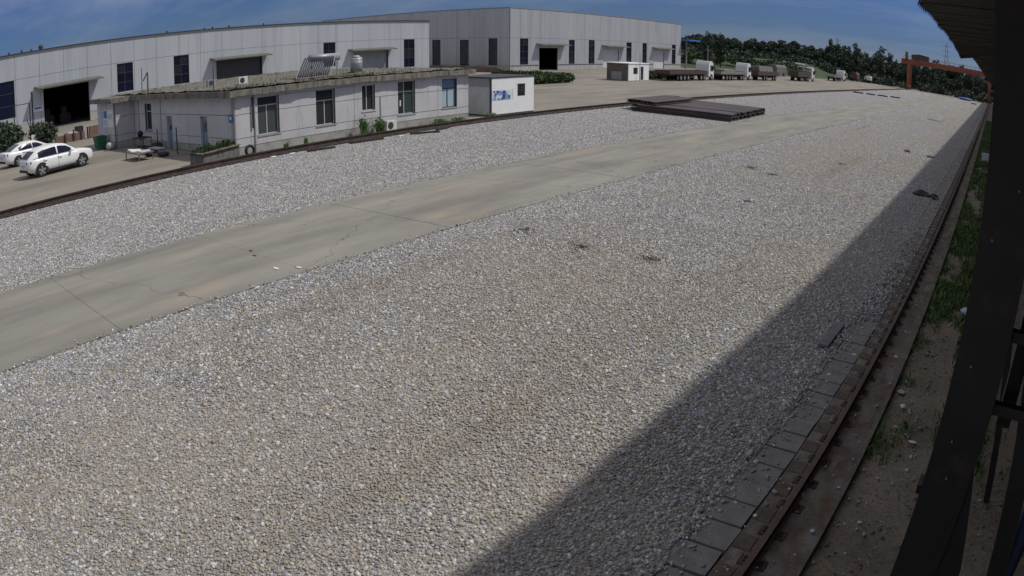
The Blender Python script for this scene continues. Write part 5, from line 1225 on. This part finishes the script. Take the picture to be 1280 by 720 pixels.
for s in (-1, 1):
    mb = MB(); mb.box(-33, 6.0, gy + s * 1.2 - .45, gy + s * 1.2 + .45, 8.42, 10.1); mb.build('girder', 'orange', GC)
    for k in range(26):
        x = -32.5 + k * 1.5; mb = MB(); mb.box(x, x + .05, gy + s * 1.2 - .03, gy + s * 1.2 + .03, 10.12, 11.0); mb.build('railing_post', 'orange', GC)
    mb = MB(); mb.box(-32.5, 5.0, gy + s * 1.2 - .03, gy + s * 1.2 + .03, 11.002, 11.05); mb.build('handrail', 'orange', GC)
mb = MB(); mb.box(-29.5, -23.5, gy - 1.8, gy + 1.8, 10.2, 11.7); mb.prism([(-29.7, 11.7), (-23.3, 11.7), (-26.5, 12.1)], 'y', gy - 1.9, gy + 1.9); mb.build('trolley', 'crane_dark', GC)
mb = MB(); mb.box(-27.6, -25.8, gy - .5, gy + .5, 6.9, 7.4); mb.cyl((-26.7, gy, 7.4), (-26.7, gy, 10.1), .06, n=6); mb.build('hook_block', 'crane_dark', GC)
mb = MB(); mb.box(-31.6, -30.95, gy - 1.9, gy + 1.0, 9.6, 12.4); mb.build('end_tower', 'crane_dark', GC)
mb = MB(); mb.box(-8.5, -7.0, gy - 2.5, gy - 1.7, 6.6, 8.3); mb.build('operator_cab', 'crane_dark', GC)
# pylons
def pylon(loc, h, label):
    t_ = thing('lattice_pylon', label, 'pylon', loc)
    mb = MB(); b = h * .09
    for sx in (-1, 1):
        for sy in (-1, 1): mb.bar((loc[0] + sx * b, loc[1] + sy * b, loc[2]), (loc[0] + sx * .3, loc[1] + sy * .3, loc[2] + h), .35, .35)
    for k in range(8):
        f0, f1 = k / 8, (k + 1) / 8; w0, w1 = b + (.3 - b) * f0, b + (.3 - b) * f1
        for s in (-1, 1):
            mb.bar((loc[0] - s * w0, loc[1] - w0, loc[2] + h * f0), (loc[0] + s * w1, loc[1] - w1, loc[2] + h * f1), .22, .22)
    mb.build('tower', 'galv', t_)
    for f in (.7, .82, .94):
        mb = MB(); mb.bar((loc[0] - h * .12, loc[1], loc[2] + h * f), (loc[0] + h * .12, loc[1], loc[2] + h * f), .3, .3); mb.build('cross_arm', 'galv', t_)
pylon((-139, 610, 0), 27, 'grey lattice pylon above the trees near the small white lorry')
pylon((-43, 610, 0), 35, 'grey lattice pylon above the trees over the gantry beam')

# blue tarp, black bag and small lumps on the gravel
mb = MB(); tag(lump('blue_tarp', (-9.6, 236, 0), 2.6, 3.5, .8, 'tarp_blue', 'bright blue tarpaulin heap far off under the gantry beam', 'tarpaulin', 21), None)
mb = MB(); mb.box(-6.5, -5.0, 205, 206, 0, .25); tag(mb.build('dark_board', 'wood_dark'), 'small dark board on far gravel near the blue tarpaulin', 'board')
BG = thing('rubber_mat', 'crumpled black rubber sheet lying on the shaded gravel by the rail', 'rubber sheet', (-2.75, 32, 0))
rng = random.Random(9); V = []; nx, ny = 16, 7
for j in range(ny):
    for i in range(nx):
        f, g_ = i / (nx - 1), j / (ny - 1) - .5
        wv = .28 + .18 * math.sin(f * 5.5 + .6)
        V.append((-3.25 + 1.0 * f + g_ * wv * .8, 32.6 - .7 * f + g_ * wv * 2.6, .03 + .16 * math.exp(-(g_ * 3) ** 2) * (.6 + .5 * math.sin(f * 9)) + rng.uniform(0, .03)))
Fc = [(j * nx + i, j * nx + i + 1, (j + 1) * nx + i + 1, (j + 1) * nx + i) for j in range(ny - 1) for i in range(nx - 1)]
o = np_obj('sheet', V, Fc, 'bag_black', BG); md = o.modifiers.new('s', 'SOLIDIFY'); md.thickness = .03
for p_ in o.data.polygons: p_.use_smooth = True
lump('dark_stone', (-5.8, 48.8, -.05), .25, .2, .24, 'wood', 'dark lump on sunlit gravel near the roof shadow edge', 'stone', 31)
lump('dark_stone', (-4.1, 48.2, -.05), .3, .25, .2, 'wood', 'flat dark lump lying just inside the roof shadow', 'stone', 32)
lump('dark_stone', (-7.6, 91, -.05), 1.0, .4, .16, 'wood', 'long dark scrap far off on the gravel', 'scrap', 33)
mb = MB(); mb.hexa([(-2.72, 12.6, .02), (-2.52, 12.6, .02), (-2.5, 13.9, .02), (-2.7, 13.9, .02), (-2.72, 12.6, .075), (-2.52, 12.6, .075), (-2.5, 13.9, .08), (-2.7, 13.9, .08)]); tag(mb.build('plank', 'plank_grey'), 'short pale grey plank lying on gravel beside the kerb blocks', 'plank')
for k, (x, yy, sx, sy, sz, mt, lab) in enumerate(((.02, 16.9, .22, .3, .2, 'paper_blue', 'white and blue plastic bag on soil beside the column'), (-.35, 10.05, .09, .05, .03, 'paper', 'small white paper scrap on the soil nearest the camera'), (-.72, 11.15, .07, .08, .07, 'paper', 'round white stone on the soil beside the rail beam'), (-.25, 53.5, .35, .6, .55, 'paper', 'white box-like scrap far along the green strip'),
        (-.45, 17.3, .1, .06, .04, 'paper', 'thin pale scrap on soil next to the grass'), (-.85, 11.7, .1, .1, .05, 'sack', 'pale grey chip of concrete by the rail beam'), (-1.2, 13.0, .05, .06, .03, 'paper', 'tiny white chip on the rail beam'), (-1.98, 12.6, .06, .05, .03, 'paper', 'tiny white chip on the kerb blocks'))):
    if yy > 50:
        mb = MB(); mb.hexa([(x - .3, yy - .3, -.08), (x + .3, yy - .35, -.08), (x + .3, yy + .3, -.08), (x - .28, yy + .3, -.08), (x - .33, yy - .32, .5), (x + .28, yy - .38, .55), (x + .33, yy + .3, .5), (x - .3, yy + .33, .48)]); tag(mb.build('litter', mt), lab, 'litter')
    else: lump('litter', (x, yy, -.07 if x > -1 else .02), sx * .8, sy * .8, sz * .7, mt, lab, 'litter', 50 + k).data.polygons.foreach_set('use_smooth', [False] * 62)
for k, (x, yy, lab) in enumerate(((-16.2, 9.8, 'small reddish brick chip on the lane'), (-15.7, 9.6, 'second small reddish chip on the lane close to the first'))):
    lump('brick_chip', (x, yy, .02), .09, .04, .025, 'brick_low', lab, 'chip', 70 + k)
for k, (x, yy, lab) in enumerate(((-13.9, 9.7, 'white paper scrap at the gravel edge of the lane'), (-14.3, 9.3, 'thin white scrap on the lane next to its edge'))):
    lump('litter', (x, yy, .02), .11, .05, .025, 'paper', lab, 'litter', 80 + k)
# dry weed tufts on the gravel
tufts = [(-11.8, 15.8, .5), (-9.7, 15.3, .6), (-7.8, 15.5, .5), (-10.9, 31.3, .7), (-9.6, 30.4, .45), (-8.0, 37.3, .5), (-8.4, 24, .3)]
where = ['near the middle of the gravel field', 'in the middle of the gravel, largest of the near three', 'between the middle of the gravel and the roof shadow', 'far along the gravel, beside a dark patch', 'far along the gravel just before the dark patch', 'farthest off, toward the shadow edge', 'smallest, between the near and far tufts']
for k, (x, yy, r_) in enumerate(tufts):
    o = link('weed_tuft', weed_mesh('weed_tuft', int(300 * r_), r_ * .8, .06, 'tuft', 200 + k)); o.location = (x, yy, .0); tag(o, 'dry brown weed tuft ' + where[k], 'weed', 'dry weed tufts on the gravel')

# ------------------------------------------------------------------ grass on the soil strip and bank
rng = np.random.default_rng(21); n = 70000
py = 8 + rng.uniform(0, 1, n) ** 1.5 * 110; px = rng.uniform(-.98, .9, n)
dens = np.array([mnoise.noise((a * .9, b * .35, 4)) + .6 * mnoise.noise((a * 2.2, b * 1.1, 8)) for a, b in zip(px, py)]) + np.clip((py - 13) / 9, -.5, .38)
k_ = dens > rng.uniform(-.05, .5, n); px, py = px[k_], py[k_]
V, Fc = blades(px, py, np.full(len(px), -.1), rng.uniform(.05, .24, len(px)), .011 + .0004 * py, rng, 1.0)
tag(np_obj('grass', V, Fc, 'grass'), 'patchy bright green grass on the soil strip beside the columns', 'grass', None, 'stuff')
# grassy bank
nx, ny = 50, 24; V = []
for j in range(ny):
    for i in range(nx):
        f = j / (ny - 1); x = -175 + 150 * i / (nx - 1); yy = 185 + 95 * f - 45 * max(0, (-70 - x) / 100) + 12 * max(0, (x + 70) / 40)
        V.append((x, yy, -.2 + 4.2 * min(1, max(0, (f - .05) / .5)) * min(1, max(0.0, (-54 - x) / 14)) + .6 * mnoise.noise((x * .08, yy * .08, 0)) * f))
Fc = [(j * nx + i, j * nx + i + 1, (j + 1) * nx + i + 1, (j + 1) * nx + i) for j in range(ny - 1) for i in range(nx - 1)]
o = np_obj('grass_bank', V, Fc, 'bank'); o['kind'] = 'structure'
for p_ in o.data.polygons: p_.use_smooth = True
rng = np.random.default_rng(31); bl = [(rng.uniform(-105, -58), rng.uniform(196, 236), 1.2 + rng.uniform(0, 2.4), rng.uniform(1.5, 4), rng.uniform(1.5, 3), rng.uniform(.6, 1.4)) for _ in range(70)]
V, Fc = leaf_cloud(bl, 16000, .38, rng); tag(np_obj('scrub', V, Fc, 'hedge'), 'rough green scrub on the bank behind the lorries', 'scrub', None, 'stuff')

# ------------------------------------------------------------------ trees
def crown_mesh(k, poplar):
    rng = np.random.default_rng(300 + k); bl = []
    if poplar:
        for q in range(13):
            f = q / 12; r_ = (1.0 + .9 * math.sin(math.pi * min(1, f * 1.05))) * rng.uniform(.75, 1.2)
            bl.append((rng.normal(0, .45), rng.normal(0, .45), 1.6 + 9.4 * f, r_, r_, rng.uniform(.8, 1.3)))
        bl.append((rng.normal(0, .2), rng.normal(0, .2), 11.6, .55, .55, 1.0))
    else:
        for q in range(17):
            a = rng.uniform(0, 6.28); f = rng.uniform(.1, 1); rr = 2.5 * math.sqrt(1 - (f - .45) ** 2 * 2.4) * rng.uniform(.3, 1)
            s = rng.uniform(.8, 1.5); bl.append((rr * math.cos(a), rr * math.sin(a), 2.2 + 7.6 * f, s, s, s * .8))
    V, Fc = leaf_cloud(bl, 2300, .34, rng)
    me = bpy.data.meshes.new('crown'); me.from_pydata(V.tolist(), [], Fc.tolist()); me.materials.append(M['leaf']); me.update()
    mb = MB(); h = 9.5 if poplar else 7
    mb.cyl((0, 0, -.3), (.1, .05, h * .5), .22, .13, 7); mb.cyl((.1, .05, h * .5), (0, .1, h), .13, .04, 6)
    for q in range(5):
        a = rng.uniform(0, 6.28); z = h * rng.uniform(.3, .7); l = 1.0 if poplar else 2.0; mb.cyl((.05, .03, z), (l * math.cos(a), l * math.sin(a), z + 1.4), .07, .02, 5)
    return me, mb.mesh('trunk', 'bark')
CM = [crown_mesh(k, k % 2 == 0) for k in range(8)]
rng = random.Random(44); cnt = 0
def tree(x, y, z, s, k, label, group):
    t_ = bpy.data.objects.new('poplar_tree' if k % 2 == 0 else 'broad_tree', None); COL.objects.link(t_); t_.location = (x, y, z); t_.rotation_euler = (0, 0, rng.uniform(0, 6.28)); t_.scale = (s * rng.uniform(.9, 1.25), s * rng.uniform(.9, 1.25), s)
    tag(t_, label, 'tree', group)
    for nm, me in (('crown', CM[k][0]), ('trunk', CM[k][1])):
        o = bpy.data.objects.new(nm, me); COL.objects.link(o); o.parent = t_
GT = 'trees of the far wood'
for row in range(4):
    x = -132 - row * 3 + row * 2.2
    while x < 8:
        yy = 262 + row * 11 + rng.uniform(-4, 4) - 0 + (0 if x < -30 else 6)
        base = min(1, max(0, (-54 - x) / 14)) * 3.6
        s = rng.uniform(.72, 1.12) * (1.0 if row > 0 else .75)
        
        k = rng.randrange(8)
        if x < -66: k = rng.choice((1, 3, 5, 7)); s = s * .5 + .3
        elif row == 2 and -62 < x < -40: k = rng.choice((0, 2, 4, 6)); s *= 1.12
        place = 'beside the tall warehouse' if x < -108 else 'behind the first two lorries' if x < -78 else 'behind the red tipper' if x < -54 else 'behind the small white lorry' if x < -34 else 'under the gantry beam'
        tree(x, yy, base - .2, s, k, ('slender dark poplar in the ' if k % 2 == 0 else 'dark rounded tree in the ') + ('front', 'second', 'third', 'back')[row] + ' row of the wood ' + place, GT)
        x += rng.uniform(2.4, 4.6)
tree(-79, 186, 1.0, .78, 0, 'slim dark poplar rising behind the blue canopy next to the warehouse', 'two poplars by the blue canopy')
tree(-77.5, 192, 1.0, .76, 2, 'slim dark poplar just right of the one behind the blue canopy', 'two poplars by the blue canopy')
nx, ny = 60, 8
V = [(-190 + 260 * i / (nx - 1), 292 + 60 * j / (ny - 1), -.3 + (7.5 if i else 7.5) * min(1, j / 3) + .8 * mnoise.noise((i * .5, j * .7, 3))) for j in range(ny) for i in range(nx)]
Fc = [(j * nx + i, j * nx + i + 1, (j + 1) * nx + i + 1, (j + 1) * nx + i) for j in range(ny - 1) for i in range(nx - 1)]
o = np_obj('tree_backdrop', V, Fc, 'backdrop'); o['kind'] = 'structure'  # added dark backdrop, blocks bright sky in the gaps between the trees
# undergrowth below the far wood
bl = [(rng.uniform(-150, 40), rng.uniform(250, 262) - 0, 1.0, rng.uniform(2, 4), 2.0, rng.uniform(1.2, 2.6)) for _ in range(110)]
bl = [(a, b, c_ + min(1, max(0, (-54 - a) / 14)) * 3.4, d, e, f) for a, b, c_, d, e, f in bl]
V, Fc = leaf_cloud(bl, 26000, .42, np.random.default_rng(8)); tag(np_obj('undergrowth', V, Fc, 'leaf'), 'dark undergrowth along the foot of the far wood', 'undergrowth', None, 'stuff')
for o in bpy.data.objects:
    if '_local' in o: del o['_local']
